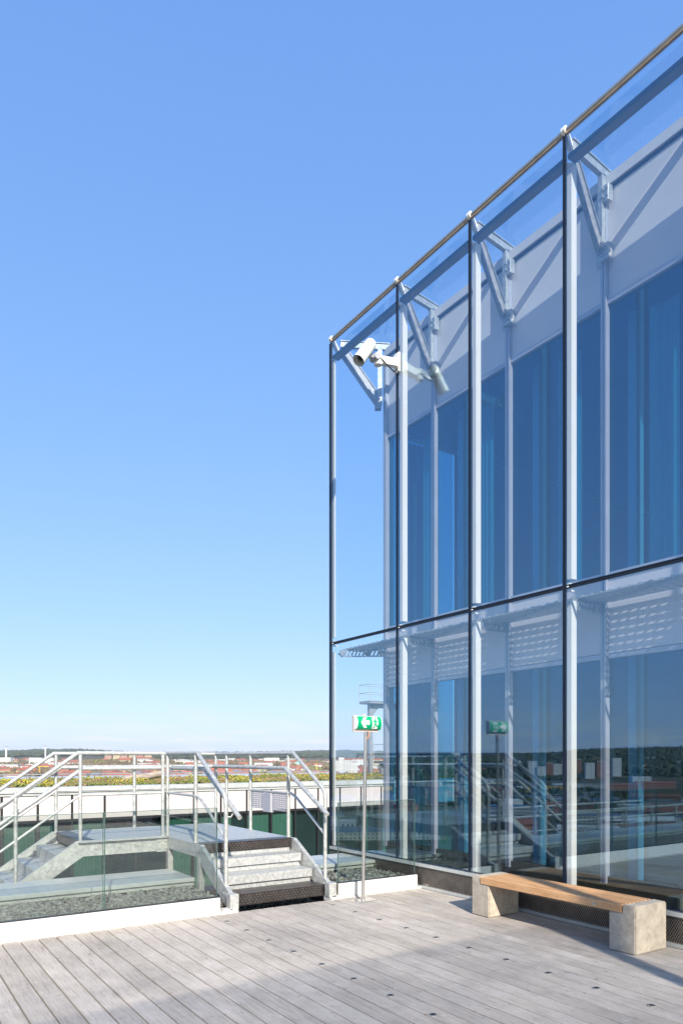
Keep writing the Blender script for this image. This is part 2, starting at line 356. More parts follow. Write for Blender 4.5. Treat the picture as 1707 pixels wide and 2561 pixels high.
# ================================================================= terrain
FY = {}
def ground_z(x, y):
    d = math.hypot(x, y)
    base = -60.0
    if d > 1100: base += min(1, (d - 1100) / 900) * 12
    if d > 2000: base += min(1, (d - 2000) / 1800) * 20
    if d > 4500: base += min(1, (d - 4500) / 4500) * 62 + 0
    az = math.degrees(math.atan2(x, y))
    if d > 1300:
        base += 12 * noise.noise(Vector((x / 900, y / 900, 3.1))) * min(1, (d - 1300) / 900)
    if d > 5000:
        base += 16 * noise.noise(Vector((az / 7.0, 0.4, 2.2)))
        base += min(1, (d - 5000) / 3000) * (38 * math.exp(-((az - 12) / 5.5) ** 2) + 34 * math.exp(-((az - 33) / 9) ** 2) - 16 - 34 * min(1, max(0, (4 - az) / 12)))
    if 0 < az < 40: base += 24 * math.exp(-((az - 17) / 5.5) ** 2) * math.exp(-((d - 2750) / 330) ** 2)
    # wooded ridge to the left, seen in the facade glass
    if az < -28:
        w = (27 * min(1, (-28 - az) / 17) + 2.5 * max(0, min(18, -45 - az)))
        if 1900 < d < 6000:
            k = math.exp(-((d - 3100) / 650) ** 2)
            base += k * (w + 7 * noise.noise(Vector((az / 3.0, 5.2, 1))))
    return base
rs = [0, 60, 200, 400, 700, 1000, 1200, 1400, 1600, 1800, 2000, 2200, 2400, 2600, 2800, 3000, 3200, 3500, 3900, 4400, 5000, 5600, 6300, 7000, 7700, 8400, 9000, 9600, 11000, 15000, 26000]
nA = 240
tv = []; tf = []
for i, r_ in enumerate(rs):
    for j in range(nA):
        a = j * 2 * math.pi / nA; x, y = r_ * math.sin(a), r_ * math.cos(a)
        tv.append((x, y, ground_z(x, y) if r_ < 9700 else (-40 if r_ < 12000 else -60)))
for i in range(len(rs) - 1):
    for j in range(nA):
        k = (j + 1) % nA; tf.append((i * nA + j, (i + 1) * nA + j, (i + 1) * nA + k, i * nA + k))
def terrain_mat():
    m, t, b = principled('distant_land', (.06, .06, .04), .95, 0, .1)
    tc = N(t, 'ShaderNodeTexCoord')
    n1 = N(t, 'ShaderNodeTexNoise'); n1.inputs['Scale'].default_value = .011; n1.inputs['Detail'].default_value = 9; n1.inputs['Roughness'].default_value = .7
    t.links.new(tc.outputs['Object'], n1.inputs[0])
    cr = N(t, 'ShaderNodeValToRGB'); e = cr.color_ramp.elements
    e[0].position = .35; e[0].color = (.035, .045, .03, 1); e[1].position = .7; e[1].color = (.16, .14, .11, 1)
    x = e.new(.5); x.color = (.075, .075, .045, 1); x = e.new(.58); x.color = (.10, .085, .06, 1)
    t.links.new(n1.outputs[0], cr.inputs[0]); t.links.new(cr.outputs[0], b.inputs['Base Color'])
    return m
M['land'] = terrain_mat()
raw('ground', tv, tf, M['land'], kind='structure', smooth=True)

# trees of the town and hills: uncountable woods, one object per kind of wood
def polar(az, d): return d * math.sin(R(az)), d * math.cos(R(az))
def woods(name, n, az0, az1, d0, d1, mat, seed, hmin, hmax, thr, sc=1.0, label=None):
    rg = random.Random(seed); P = []; S = []
    tries = 0
    while len(P) < n and tries < n * 14:
        tries += 1
        az = rg.uniform(az0, az1); d = math.sqrt(rg.uniform(d0 ** 2, d1 ** 2)); x, y = polar(az, d)
        if noise.noise(Vector((x / 260, y / 260, seed))) < thr: continue
        h = rg.uniform(hmin, hmax); w = h * rg.uniform(.5, .8) * sc
        P.append((x, y, ground_z(x, y) + h * .45)); S.append((w, w * rg.uniform(.7, 1.1), h * .6))
    return blobs(name, np.array(P), np.array(S), mat, jit=.38, seed=seed, kind='stuff', label=label)
M['tree_b'] = noisy('bare_spring_wood', (.07, .052, .026), (.20, .155, .09), .012, .95, detail=8)
M['tree_g'] = noisy('fresh_green_wood', (.09, .10, .028), (.20, .20, .06), .02, .95, detail=8)
M['tree_d'] = noisy('dark_conifer_wood', (.018, .032, .014), (.05, .065, .028), .015, .95, detail=8)
woods('woodland', 9000, 4, 64, 1800, 4400, M['tree_b'], 3, 8, 14, -.05, label='brown leafless woods on the low hills behind the red roofed town')
woods('woodland', 4200, 4, 64, 1400, 4200, M['tree_g'], 8, 6, 12, .02, label='yellow green budding woods between the distant houses')
woods('woodland', 15000, -75, -26, 2000, 3600, M['tree_d'], 12, 8, 17, -.35, label='dark green wooded ridge mirrored in the glass facade')
woods('woodland', 5500, -75, -20, 800, 2300, M['tree_d'], 15, 4, 9, .02, label='dark trees between the buildings below the wooded ridge')
woods('woodland', 5000, 4, 64, 5500, 9300, M['tree_d'], 21, 16, 30, -.3, sc=2.6, label='blue grey forest covering the farthest hills')

woods('woodland', 4200, 4, 64, 1250, 2250, M['tree_b'], 31, 4, 9, -.2, label='brown street trees between the red roofed blocks')
woods('woodland', 2600, 8, 26, 2100, 2800, M['tree_b'], 41, 6, 10, -.5, label='brown wooded hill below the pastel apartment row')
# ---------------------------------------------------------------- distant buildings
def bcol(name, a, b_=None, s=.05): 
    M[name] = noisy(name, a, b_ or tuple(min(1, x * 1.12) for x in a), s, .85)
bcol('brick_wall', (.30, .14, .10)); bcol('cream_wall', (.44, .36, .24)); bcol('white_wall', (.58, .57, .55)); bcol('pink_wall', (.38, .24, .19))
bcol('tile_roof', (.27, .085, .055), (.38, .13, .085), .03); bcol('dull_roof', (.20, .08, .065), (.28, .12, .09), .03); bcol('grey_roof', (.14, .15, .17)); bcol('blue_roof', (.06, .13, .24)); bcol('yellow_wall', (.60, .40, .08)); bcol('window_dark', (.035, .045, .055)); bcol('light_roof', (.5, .5, .5))
bcol('copper_green', (.22, .48, .40)); bcol('pale_wall', (.42, .42, .40))
def house_mesh(L, W, H, rh, wall, roof, storeys, hip=False, flat=False):
    w = MB(); w.box(-L / 2, L / 2, -W / 2, W / 2, -14, H)
    if not flat:
        i = W / 2 if hip else 0
        w.add([(-L / 2, -W / 2, H), (-L / 2, W / 2, H), (-L / 2 + i * .0, 0, H + (0 if hip else rh))], [(0, 1, 2)])
        w.add([(L / 2, -W / 2, H), (L / 2, W / 2, H), (L / 2, 0, H + (0 if hip else rh))], [(0, 1, 2)])
    r_ = MB(); o = .8
    if flat: r_.box(-L / 2 - .3, L / 2 + .3, -W / 2 - .3, W / 2 + .3, H + .05, H + 1.0)
    else:
        i = W / 2 if hip else 0
        v = [(-L / 2 - o, -W / 2 - o, H - .4), (L / 2 + o, -W / 2 - o, H - .4), (L / 2 + o, W / 2 + o, H - .4), (-L / 2 - o, W / 2 + o, H - .4), (-L / 2 - o + i, 0, H + rh), (L / 2 + o - i, 0, H + rh)]
        r_.add(v, [(0, 1, 5, 4), (2, 3, 4, 5), (1, 2, 5), (3, 0, 4), (0, 3, 2, 1)])
        for k in range(max(1, int(L / 22))):
            cx = -L / 2 + (k + .5) * L / max(1, int(L / 22)); r_.box(cx - .7, cx + .7, .5, 1.9, H + rh * .5, H + rh + 1.3)
    g = MB(); nx = max(2, int(L / 4.2)); st = H / storeys
    for k in range(storeys):
        z0 = k * st + st * .3; z1 = z0 + st * .42
        for q in range(nx):
            cx = -L / 2 + (q + .5) * L / nx
            for sy in (-1, 1):
                ya, yb = sorted((sy * W / 2 + sy * .03, sy * (W / 2 + .12))); g.box(cx - .85, cx + .85, ya, yb, z0, z1)
    return w.mesh('wall', M[wall]), r_.mesh('roof', M[roof]), g.mesh('windows', M['window_dark'])
def place_house(name, meshes, az, d, rot, label, cat, group=None, dz=0, scale=(1, 1, 1)):
    x, y = polar(az, d)
    o = thing(name, label, cat, (x, y, ground_z(x, y) + dz), rot, group); o.scale = scale
    for me, nm in zip(meshes, ('wall', 'roof', 'windows')):
        q = link(nm, me, o)
        if nm == 'windows': q['kind'] = 'stuff'
    return o
def px2az(px): return YAW + math.degrees(math.atan((px - 853.5) / 1791))
def depth2d(px, dep): return dep / math.cos(math.atan((px - 853.5) / 1791))
protos = []
for L, W, H, rh, wl, rf, st, hip in ((70, 13, 13, 5, 'brick_wall', 'tile_roof', 4, False), (95, 13, 13, 5, 'pink_wall', 'tile_roof', 4, True), (55, 12, 12, 5, 'cream_wall', 'tile_roof', 4, False),
                                     (80, 13, 14, 5, 'brick_wall', 'dull_roof', 4, True), (45, 12, 12, 5, 'pink_wall', 'tile_roof', 4, True), (60, 13, 15, 5, 'cream_wall', 'dull_roof', 5, False)):
    protos.append(house_mesh(L, W, H, rh, wl, rf, st, hip))
hm_small = [house_mesh(24, 12, 9, 4, 'white_wall', 'dull_roof', 3), house_mesh(36, 12, 11, 1, 'white_wall', 'grey_roof', 4, flat=True), house_mesh(22, 11, 8, 4, 'cream_wall', 'tile_roof', 3)]
rg = random.Random(11)
protos += [house_mesh(L, 12, H, 4.5, wl, rf, 4, hip) for L, H, wl, rf, hip in ((34, 12, 'cream_wall', 'tile_roof', False), (28, 14, 'pink_wall', 'dull_roof', True), (40, 11, 'white_wall', 'tile_roof', True), (30, 15, 'brick_wall', 'grey_roof', False))]
# dense quarter of red roofs below
for i in range(270):
    px = rg.uniform(-60, 1010); dep = rg.uniform(1420, 2150) 
    if px < 130: dep += 150
    az = px2az(px); d = depth2d(px, dep)
    place_house('town_house', protos[rg.choice((0, 1, 2, 3, 4, 5, 6, 6, 7, 7, 8, 8, 9))], az, d, R(-YAW + rg.choice((0, 8, -12, 20, 90, 70, 45))), 'red roofed apartment block in the dense quarter of the distant town', 'apartment block', 'red roofed blocks of the distant town', scale=(rg.uniform(.4, .75), .85, rg.uniform(.65, 1.0)))
for i in range(150):
    px = rg.uniform(-60, 1010); dep = 2150 + 2300 * rg.random() ** 1.3; az = px2az(px); d = depth2d(px, dep)
    place_house('hillside_house', hm_small[rg.randrange(3)], az, d, R(-YAW + rg.uniform(-30, 30)), 'small pale house among the trees on the far hillside', 'house', 'small houses on the wooded hillside', scale=(rg.uniform(1.1, 2.2), 1.3, rg.uniform(1.1, 1.6)))
# landmarks in direct view
ap = thing('apartment_building', 'long pastel apartment row with red roof on the brown wooded hill', 'apartment building', (*polar(px2az(322), depth2d(322, 2900)), -6), R(-YAW))
for k in range(6):
    w_, r_, g_ = house_mesh(27, 14, 17, 4, ('pink_wall', 'cream_wall')[k % 2], 'tile_roof', 5)
    for me, nm in ((w_, 'wall'), (r_, 'roof'), (g_, 'windows')):
        q = link(nm, me, ap, (-82 + k * 32, (0, 6)[k % 2], (0, 1.5)[k % 2])); 
        if nm == 'windows': q['kind'] = 'stuff'
place_house('brick_hall', house_mesh(62, 22, 20, 5, 'brick_wall', 'grey_roof', 4), px2az(372), depth2d(372, 1750), R(-YAW + 6), 'brick block with dark blue roof left of the twin railing posts', 'building', dz=4)
place_house('brick_hall', house_mesh(42, 22, 21, 2, 'brick_wall', 'dull_roof', 4, hip=True), px2az(152), depth2d(152, 1760), R(-YAW + 12), 'square brick building with pale gable below the left handrails', 'building', dz=5)
place_house('apartment_building', house_mesh(70, 14, 15, 1, 'white_wall', 'light_roof', 4, flat=True), px2az(679), depth2d(679, 3300), R(-YAW + 5), 'white flat roofed slab on the hillside below the railing of the platform', 'apartment building', dz=12)
place_house('white_hall', house_mesh(28, 20, 16, 6, 'white_wall', 'light_roof', 2), px2az(765), depth2d(765, 1500), R(-YAW + 90), 'white gabled hall among red roofs beside the glass corner', 'hall')
place_house('round_hall', house_mesh(46, 30, 18, 5, 'pale_wall', 'grey_roof', 3, hip=True), px2az(697), depth2d(697, 1600), R(-YAW), 'pale stone block with grey domed roof seen between the platform posts', 'building', dz=2)
for k, (px, w, top) in enumerate(((838, 18, 44), (852, 15, 52), (868, 22, 46), (884, 20, 40))):
    dep = 1900
    place_house('tower_block', house_mesh(w, 15, top, 1, 'white_wall', 'dull_roof', int(top / 3.2), flat=True), px2az(px), depth2d(px, dep), R(-YAW + (0, 12, -8, 5)[k]),
        ('white tower block nearest the glass corner mullion', 'tallest slim white tower block beyond the corner pane', 'broad white tower block third from the glass corner', 'cream tower block just left of the exit sign pole')[k], 'tower block', 'white tower blocks beyond the corner pane')
for k, (px, L) in enumerate(((895, 90), (945, 80))):
    place_house('apartment_building', house_mesh(L, 14, 16, 4, ('white_wall', 'cream_wall')[k], 'tile_roof', 5), px2az(px), depth2d(px, 2700), R(-YAW), ('white apartment row with pink roof above the tower blocks', 'cream apartment row on the ridge right of the exit sign pole')[k], 'apartment building', dz=17)
for px, L, txt in ((8, 80, 'white industrial block at the left edge under the first chimney'), (92, 60, 'white industrial block left of the second chimney'), (125, 45, 'stepped white building on the wood edge under the second chimney')):
    place_house('industrial_building', house_mesh(L, 30, 22, 1, 'white_wall', 'light_roof', 3, flat=True), px2az(px), depth2d(px, 3300), R(-YAW), txt, 'industrial building', dz=8)
for px, top, w, txt in ((15.5, 1867, 4.2, 'tall white chimney at the left edge of the skyline'), (113.5, 1865, 3.2, 'slimmer white chimney with grey tip above the stair rails')):
    dep = 3400; az = px2az(px); d = depth2d(px, dep); x, y = polar(az, d); gz = ground_z(x, y); zt = 1.75 + (1893 - top) / 1791 * dep
    t_ = thing('chimney', txt, 'chimney', (x, y, gz)); 
    MB().lathe([(w * 1.25, 0), (w * 1.05, (zt - gz) * .5), (w, zt - gz - 5)], 0, 0, 14).build('shaft', M['white_wall'], t_)
    MB().lathe([(w * 1.03, zt - gz - 4.9), (w * 1.0, zt - gz)], 0, 0, 14).build('tip', M['grey_roof'], t_)
x, y = polar(px2az(745.5), depth2d(745.5, 2000)); gz = ground_z(x, y)
t_ = thing('church', 'church tower with green copper spire among the distant trees', 'church', (x, y, gz), R(-YAW))
MB().box(-4, 4, -4, 4, 0, 30).build('tower', M['brick_wall'], t_)
MB().box(-4, 4, 4.1, 34, 0, 14).build('nave', M['brick_wall'], t_)
MB().add([(-4.6, -4.6, 30), (4.6, -4.6, 30), (4.6, 4.6, 30), (-4.6, 4.6, 30), (-2.5, -2.5, 40), (2.5, -2.5, 40), (2.5, 2.5, 40), (-2.5, 2.5, 40), (0, 0, 52)], [(0, 1, 5, 4), (1, 2, 6, 5), (2, 3, 7, 6), (3, 0, 4, 7), (4, 5, 8), (5, 6, 8), (6, 7, 8), (7, 4, 8), (3, 2, 1, 0)]).build('spire', M['copper_green'], t_)
def crane(px, dep, top, lean, txt, boom=0):
    x, y = polar(px2az(px), depth2d(px, dep)); gz = ground_z(x, y); h = 1.75 + (1893 - top) / 1791 * dep - gz
    t_ = thing('tower_crane', txt, 'crane', (x, y, gz), R(-YAW))
    m = MB()
    for sx in (-.9, .9):
        for sy in (-.9, .9): m.beam((sx, sy, 0), (sx + lean, sy, h), .5, .5)
    for k in range(int(h / 4)): 
        z = k * 4; m.beam((-.9 + lean * z / h, -.9, z), (.9 + lean * (z + 4) / h, -.9, z + 4), .35, .35)
    m.build('mast', M['yellow_wall'], t_)
    if boom: MB().beam((-10, 0, h), (boom, 0, h + 1), 1.2, 1.4).build('jib', M['yellow_wall'], t_)
crane(99, 1700, 1918, 0, 'yellow tower crane over the red roofs at far left', 22)
crane(224, 1700, 1925, 0, 'short orange tower crane under the middle handrail', 0)
crane(387, 1650, 1922, 0, 'thin orange tower crane left of the twin railing posts', 0)
crane(800, 1550, 1908, -9, 'leaning yellow crane boom beside the glass corner', 0)
# things seen mirrored in the facade, out to the left of the terrace
def mir(px): return -px2az(px)
tows = ((1323, 52), (1366, 46), (1386, 40), (1434, 50), (1462, 46), (1489, 50), (1530, 58), (1405, 44), (1345, 36))
twm = [house_mesh(20, 18, 34, 2, 'white_wall', 'light_roof', 11, flat=True), house_mesh(17, 17, 34, 2, 'brick_wall', 'light_roof', 11, flat=True)]
for k, (px, h) in enumerate(tows):
    place_house('tower_block', twm[k % 2], mir(px), 1750 + 60 * (k % 4), R(40), 'slab tower block at the foot of the wooded ridge, mirrored in the glass', 'tower block', 'tower blocks below the wooded ridge', scale=(1, 1, h / 44))
sheds = [house_mesh(90, 40, 9, 1, 'pale_wall', 'grey_roof', 2, flat=True), house_mesh(120, 36, 8, 1, 'pale_wall', 'blue_roof', 2, flat=True), house_mesh(60, 30, 11, 1, 'white_wall', 'light_roof', 3, flat=True),
         house_mesh(46, 22, 10, 1, 'yellow_wall', 'grey_roof', 2, flat=True), house_mesh(80, 14, 12, 4, 'brick_wall', 'dull_roof', 4)]
for i in range(110):
    az = rg.uniform(-70, -18); d = rg.choice((rg.uniform(520, 1150), rg.uniform(900, 1750)))
    place_house('warehouse', sheds[rg.choices(range(5), (5, 3, 3, 1.2, 4))[0]], az, d, R(rg.choice((30, 42, 50, 130))), 'low flat building in the industrial quarter mirrored in the glass facade', 'industrial building', 'industrial buildings below the terrace', scale=(rg.uniform(.5, .9), rg.uniform(.5, .9), rg.uniform(.6, 1)))
bm_ = house_mesh(30, 14, 8, 3, 'brick_wall', 'light_roof', 2)
for k in range(4):
    place_house('brick_terrace', bm_, mir(1530 + k * 28), 640 + 4 * k, R(42), 'brick house with white arched roof in the row mirrored above the roof edge', 'house', 'brick houses with white arched roofs')
for i in range(40):
    az = rg.uniform(-70, -25); d = rg.uniform(1900, 2600)
    place_house('hillside_house', hm_small[rg.randrange(3)], az, d, R(rg.uniform(0, 90)), 'small pale house at the foot of the dark wooded ridge', 'house', 'small houses below the wooded ridge')

# ================================================================= north wing with the green roof
BW = 1.337; FX0 = 4.54 - 2 * BW; NB = 21; FX1 = FX0 + NB * BW; FYY = 31.0
wing = thing('office_wing', 'lower office wing with white cladding band, green glazing and planted roof behind the stairs', 'building')
MB().box(FX0, FX1, FYY + .35, 46, -18, .16).build('roof_slab', M['interior'], wing)
MB().box(FX0, FX1, FYY + .30, FYY + .34, -18, -5.2).build('lower_wall', M['fblack'], wing)
mb = MB(); mb.box(FX0 - .1, FX1 + .1, FYY - .12, FYY + .55, .28, .50); mb.box(FX0 - .1, FX1 + .1, FYY - .06, FYY + .3, .17, .278)
mb.build('coping', M['cover'], wing)
MB().box(FX0, FX1, FYY + .552, 41.2, .17, .47).build('planting_bed', M['sedum_r'], wing)
MB().box(FX0, FX1, 41.25, 46.1, .17, .56).build('gutter_strip', M['cover'], wing)
mb = MB(); mb.tube([(FX0, 46, .68), (FX1, 46, .68)], .035, 6)
for k in range(12): mb.tube([(FX0 + k * 2.5, 46, .5), (FX0 + k * 2.5, 46, .68)], .03, 6)
mb.build('roof_rail', M['stainless'], wing)
pm = MB().box(.05, BW - .05, 0, .06, -.84, .16).mesh('cladding_panel', M['fpanel'])
jm = MB().box(-.035, .035, -.01, .04, -4.9, .16).mesh('mullion', M['fblack'])
gm = MB().box(.035, BW - .035, .045, .06, -4.9, -.95).mesh('window_pane', M['fwin'])
hm = MB().box(.035, BW - .035, .0, .05, -.95, -.845).mesh('head_strip', M['fblack'])
def cloth(mb, p0, p1, z0, z1, depth, axis='X', seed=1, nf=9):
    "pleated curtain hanging between two points, with thickness"
    r0 = random.Random(seed); n = nf * 6; f_ = []; b_ = []
    for i in range(n + 1):
        t = i / n; a_ = p0 + (p1 - p0) * t; d_ = depth + .016 * math.sin(i * math.pi / 3 + .6 * math.sin(i * .37 + seed)) * r0.uniform(.6, 1.1)
        f_.append((a_, d_) if axis == 'X' else (d_, a_)); b_.append((a_, d_ + .006) if axis == 'X' else (d_ + .006, a_))
    poly = f_ + b_[::-1]; k = len(poly); m = n + 1
    v = [(p[0], p[1], z0) for p in poly] + [(p[0], p[1], z1) for p in poly]
    fs = [(i, i + 1, i + 1 + k, i + k) for i in range(k - 1)] + [(k - 1, 0, k, 2 * k - 1)]
    mb.add(v, fs, True)
cm = MB(); cloth(cm, .06, BW - .06, -4.85, -.955, .22)
cms = [cm.mesh('curtain', M['blind'])]
cm = MB()
cloth(cm, .06, .62, -4.85, -.955, .22, seed=3, nf=5)
cms.append(cm.mesh('curtain', M['blind']))
for k in range(NB):
    x = FX0 + k * BW
    link('cladding_panel', pm, wing, (x, FYY, 0)); link('mullion', jm, wing, (x, FYY, 0)); link('window_pane', gm, wing, (x, FYY, 0)); link('head_strip', hm, wing, (x, FYY, 0))
    if k not in (5, 6, 12, 13, 14, 17): link('curtain', cms[0 if k % 3 else 1], wing, (x, FYY, 0))
# planting
rgn = np.random.RandomState(5)
def sedum(name, n, mat, hscale, seed, patch, thr, label, y1=41.0):
    rg_ = random.Random(seed); P = []; S = []
    while len(P) < n:
        x = rg_.uniform(FX0 + .2, FX1 - .2); y = 31.7 + (y1 - 31.7) * rg_.random() ** 1.5
        v = noise.noise(Vector((x * patch, y * .5, seed)))
        if v < thr: continue
        h = hscale * rg_.uniform(.4, 1) * (1 + v)
        P.append((x, y, .47 + h * rg_.uniform(.1, .95))); s_ = rg_.uniform(.025, .06); S.append((s_, s_, s_ * .8))
    blobs(name, np.array(P), np.array(S), mat, jit=.5, seed=seed, kind='stuff', label=label)
sedum('sedum', 11000, M['sedum_g'], .17, 3, .5, -.5, 'low green sedum growing on the roof of the office wing')
sedum('sedum', 1700, M['sedum_y'], .24, 14, .40, .22, 'yellow flowering sedum clumps on the roof of the office wing')
sedum('sedum', 6500, M['sedum_r'], .17, 22, .8, -.05, 'brown dry sedum on the roof of the office wing')
rl = random.Random(4)
mb = MB(); pts = []; rad = []
for k in range(15):
    t = k / 14; pts.append((10.6 + 2.5 * t, 35 + 1.7 * t, .66 + .16 * t + .02 * math.sin(t * 9))); rad.append(.13 + .06 * t + .015 * rl.uniform(-1, 1))
mb.tube(pts, rad, 12)
lg = mb.build('log', M['log']); lg['label'] = 'weathered grey tree trunk lying on the planted roof'; lg['category'] = 'log'

def gantry(x0, x1, y0, y1, z, label, legs, arch):
    t_ = thing('maintenance_gantry', label, 'gantry')
    MB().box(x0, x1, y0, y1, z - .14, z - .02).box(x0, x1, y0 - .02, y1 + .02, z - .019, z + .03).build('platform', M['strut'], t_)
    mb = MB()
    for lx in legs:
        mb.beam((lx, (y0 + y1) / 2, .2), (lx, (y0 + y1) / 2, z - .15), .26, .26)
    if arch:
        a = legs[0]; b = legs[1] if len(legs) > 1 else x1; zt = z - .15; yy = (y0 + y1) / 2
        mb.beam((a + .05, yy, zt - .12), (b, yy, zt - .12), .26, .24)
        mb.prism([(a + .13, zt - .24), (a + .6, zt - .24), (a + .13, zt - .75)], 'Y', yy - .12, yy + .12)
        mb.prism([(b - .13, zt - .24), (b - .13, zt - .75), (b - .6, zt - .24)], 'Y', yy - .12, yy + .12)
    mb.build('leg', M['strut'], t_)
    for yy in (y0, y1):
        m = MB(); 
        for h in (1.1, .56): m.tube([(x0, yy, z + h), (x1, yy, z + h)], .022, 6)
        m.build('rail', M['galv'], t_)
        x = x0
        while x < x1 + .01:
            MB().tube([(x, yy, z), (x, yy, z + 1.1)], .025, 6).build('post', M['galv'], t_); x += .9
    m = MB()
    for h in (1.1, .56): m.tube([(x0, y0, z + h), (x0, y1, z + h)], .022, 6)
    m.build('end_rail', M['galv'], t_)
    return t_
gantry(27.15, 31.2, 37.4, 38.6, 5.35, 'upper steel gantry platform with railings on tall legs behind the exit sign', (27.6, 29.7), True)
gantry(27.75, 31.5, 36.6, 37.8, 1.45, 'lower steel gantry platform with railings right of the exit sign pole', (27.95, 30.2), False)

# ================================================================= our terrace
MB().box(-7, 6.16, -4.5, 7.40, -.35, -.11).build('terrace_base', M['dark'], kind='structure')
MB().box(-9, 3.38, 7.485, 8.52, -.10, .115).box(4.92, 6.12, 7.485, 8.52, -.10, .115).build('gravel_bed', M['soil'], kind='structure')
MB().box(-9, 6.9, 7.40, 9.35, -.6, -.125).build('roof_deck', M['soil'], kind='structure')
MB().box(-9, 6.9, 9.35, 12.3, -1.0, -.62).build('lower_roof', M['soil'], kind='structure')
tower = MB().box(-9, 20, -30, 12.28, -59.9, -1.02).build('tower_block_below', M['interior']); tower['label'] = 'tall tower block whose rooftop carries the wooden terrace'; tower['category'] = 'building'
deck = thing('deck', 'weathered grey wooden terrace decking in the foreground', 'decking'); deck['kind'] = 'structure'; del deck['category']
P = .161; x = 1.077 - 50 * P; row = 0; cache = {}
while x < 6.10:
    y = -4.3; w = min(P - .0125, 6.155 - x)
    first = True
    while y < 7.36:
        L = rl.choice((4.5, 5.1, 5.7, 6.3, 6.9)); y2 = min(y + L, 7.362)
        if y2 > 3.3: y2 = 7.362
        if 7.362 - y2 < 1.0: y2 = 7.362
        if y2 > -4.2:
            ya = max(y, -4.3)
            b_ = MB().cbox(0, w, 0, y2 - ya - .005, -.028, 0, .0028)
            o = b_.build('board', M['deck'], deck, (x, ya, rl.uniform(-.0012, .0012)))
        y = y2
    x += P; row += 1
ORD = 'first second third fourth fifth sixth seventh eighth ninth tenth eleventh twelfth'.split()
# round metal covers let into two boards
dm = MB().lathe([(.030, -.004), (.030, .0035), (.028, .0045)], 0, 0, 18).mesh('cover', M['disc'])
dk = MB().lathe([(.021, .0046), (.0205, .0052)], 0, 0, 14).mesh('lens', M['cheq'])
for X, ys in ((4.60, [2.52 + .455 * k for k in range(11)]), (3.205, [1.80 + .472 * k for k in range(12)])):
    for q_, y in enumerate(reversed(ys)):
        o = link('deck_light', dm, None, (X, y, .001)); o['label'] = ORD[q_] + ' round metal disc from the kerb, in the ' + ('right row near the bench' if X > 4 else 'left row below the stairs')
        o['category'] = 'deck light'; o['group'] = 'round lights in the row near the bench' if X > 4 else 'round lights in the row toward the stairs'
        link('lens', dk, o)

# kerbs and glass balustrades
def balustrade(x0, x1, joints, label):
    t_ = thing('glass_balustrade', label, 'balustrade')
    xk = x1
    while xk > x0 + .05:
        xa = max(x0, xk - 2.51); MB().cbox(xa + (.002 if xa > x0 else 0), xk - (.002 if xk < x1 else 0), 7.38, 7.48, .012, .177, .004).build('kerb_section', M['white'], t_); xk = xa
    MB().box(x0 + .001, x1 - .001, 7.385, 7.475, .011, .170).build('kerb_core', M['mesh'], t_)
    MB().box(x0 - .01, x1 + .02, 7.345, 7.50, -.02, .010).build('base_flange', M['white'], t_)
    if x0 > 0: MB().box(x0 - .012, x0 - .001, 7.383, 7.477, .014, .172).build('end_cap', M['mesh'], t_)
    MB().box(x0, x1, 7.405, 7.45, .178, .186).build('gasket', M['black'], t_)
    for a, b in zip(joints[:-1], joints[1:]):
        o = MB().cbox(a + .010, b - .010, 7.42, 7.437, .187, 1.176, .002).build('glass_panel', M['clear'], t_)
        MB().box(a + .005, a + .0098, 7.419, 7.438, .187, 1.18).box(b - .0098, b - .005, 7.419, 7.438, .187, 1.18).box(a + .010, b - .010, 7.419, 7.438, 1.1765, 1.181).build('polished_edge', M['gedge'], o)
    return t_
balustrade(-8.1, 3.305, [3.29 - .0, 2.04, .79, -.46, -1.71, -2.96, -4.21, -5.46, -6.71, -7.96][::-1], 'clear glass balustrade on a white kerb left of the steel stairs')
balustrade(4.88, 6.14, [4.895, 6.13], 'short clear glass balustrade on a white kerb behind the exit sign')
mb = MB(); mb.box(3.31, 3.50, 7.33, 7.50, -.02, .030); mb.box(3.33, 3.44, 7.36, 7.47, .031, .042)
o = mb.build('base_plate', M['white']); o['label'] = 'small white base plate at the left foot of the stairs'; o['category'] = 'plate'
mb = MB(); mb.box(4.74, 4.90, 7.33, 7.50, -.02, .030); mb.box(4.78, 4.87, 7.36, 7.47, .031, .042)
o = mb.build('base_plate', M['white']); o['label'] = 'small white base plate at the right foot of the stairs'; o['category'] = 'plate'
MB().box(3.52, 4.73, 7.37, 7.39, -.12, -.03).build('deck_edge', M['dark'], kind='structure')
MB().box(6.145, 6.3, 7.34, 7.42, -.02, .035).build('kerb_foot', M['cover'], kind='structure')

# stones between the kerb and the coping ledge
rs_ = np.random.RandomState(2); n = 15000
gx = rs_.uniform(-6, 6.10, n); gx = np.where((gx > 3.36) & (gx < 4.93), gx - 3.2, gx); gy = 7.50 + rs_.rand(n) * .92; gzz = .12 + .035 * rs_.rand(n) ** 1.5
sz = .011 + .018 * rs_.rand(n) ** 1.6
blobs('gravel', np.stack([gx, gy, gzz], 1), np.stack([sz * 1.3, sz, sz * .7], 1), M['gravel'], jit=.45, seed=4, kind='stuff', label='loose grey green stones behind the glass balustrade')
n = 2600; gx = rs_.uniform(3.5, 4.8, n); gy = rs_.uniform(7.50, 9.2, n)
blobs('gravel', np.stack([gx, gy, -.118 + .03 * rs_.rand(n)], 1), np.stack([sz[:n] * 1.3, sz[:n], sz[:n] * .7], 1), M['gravel'], jit=.45, seed=5, kind='stuff', label='loose grey stones under the steel stairs')

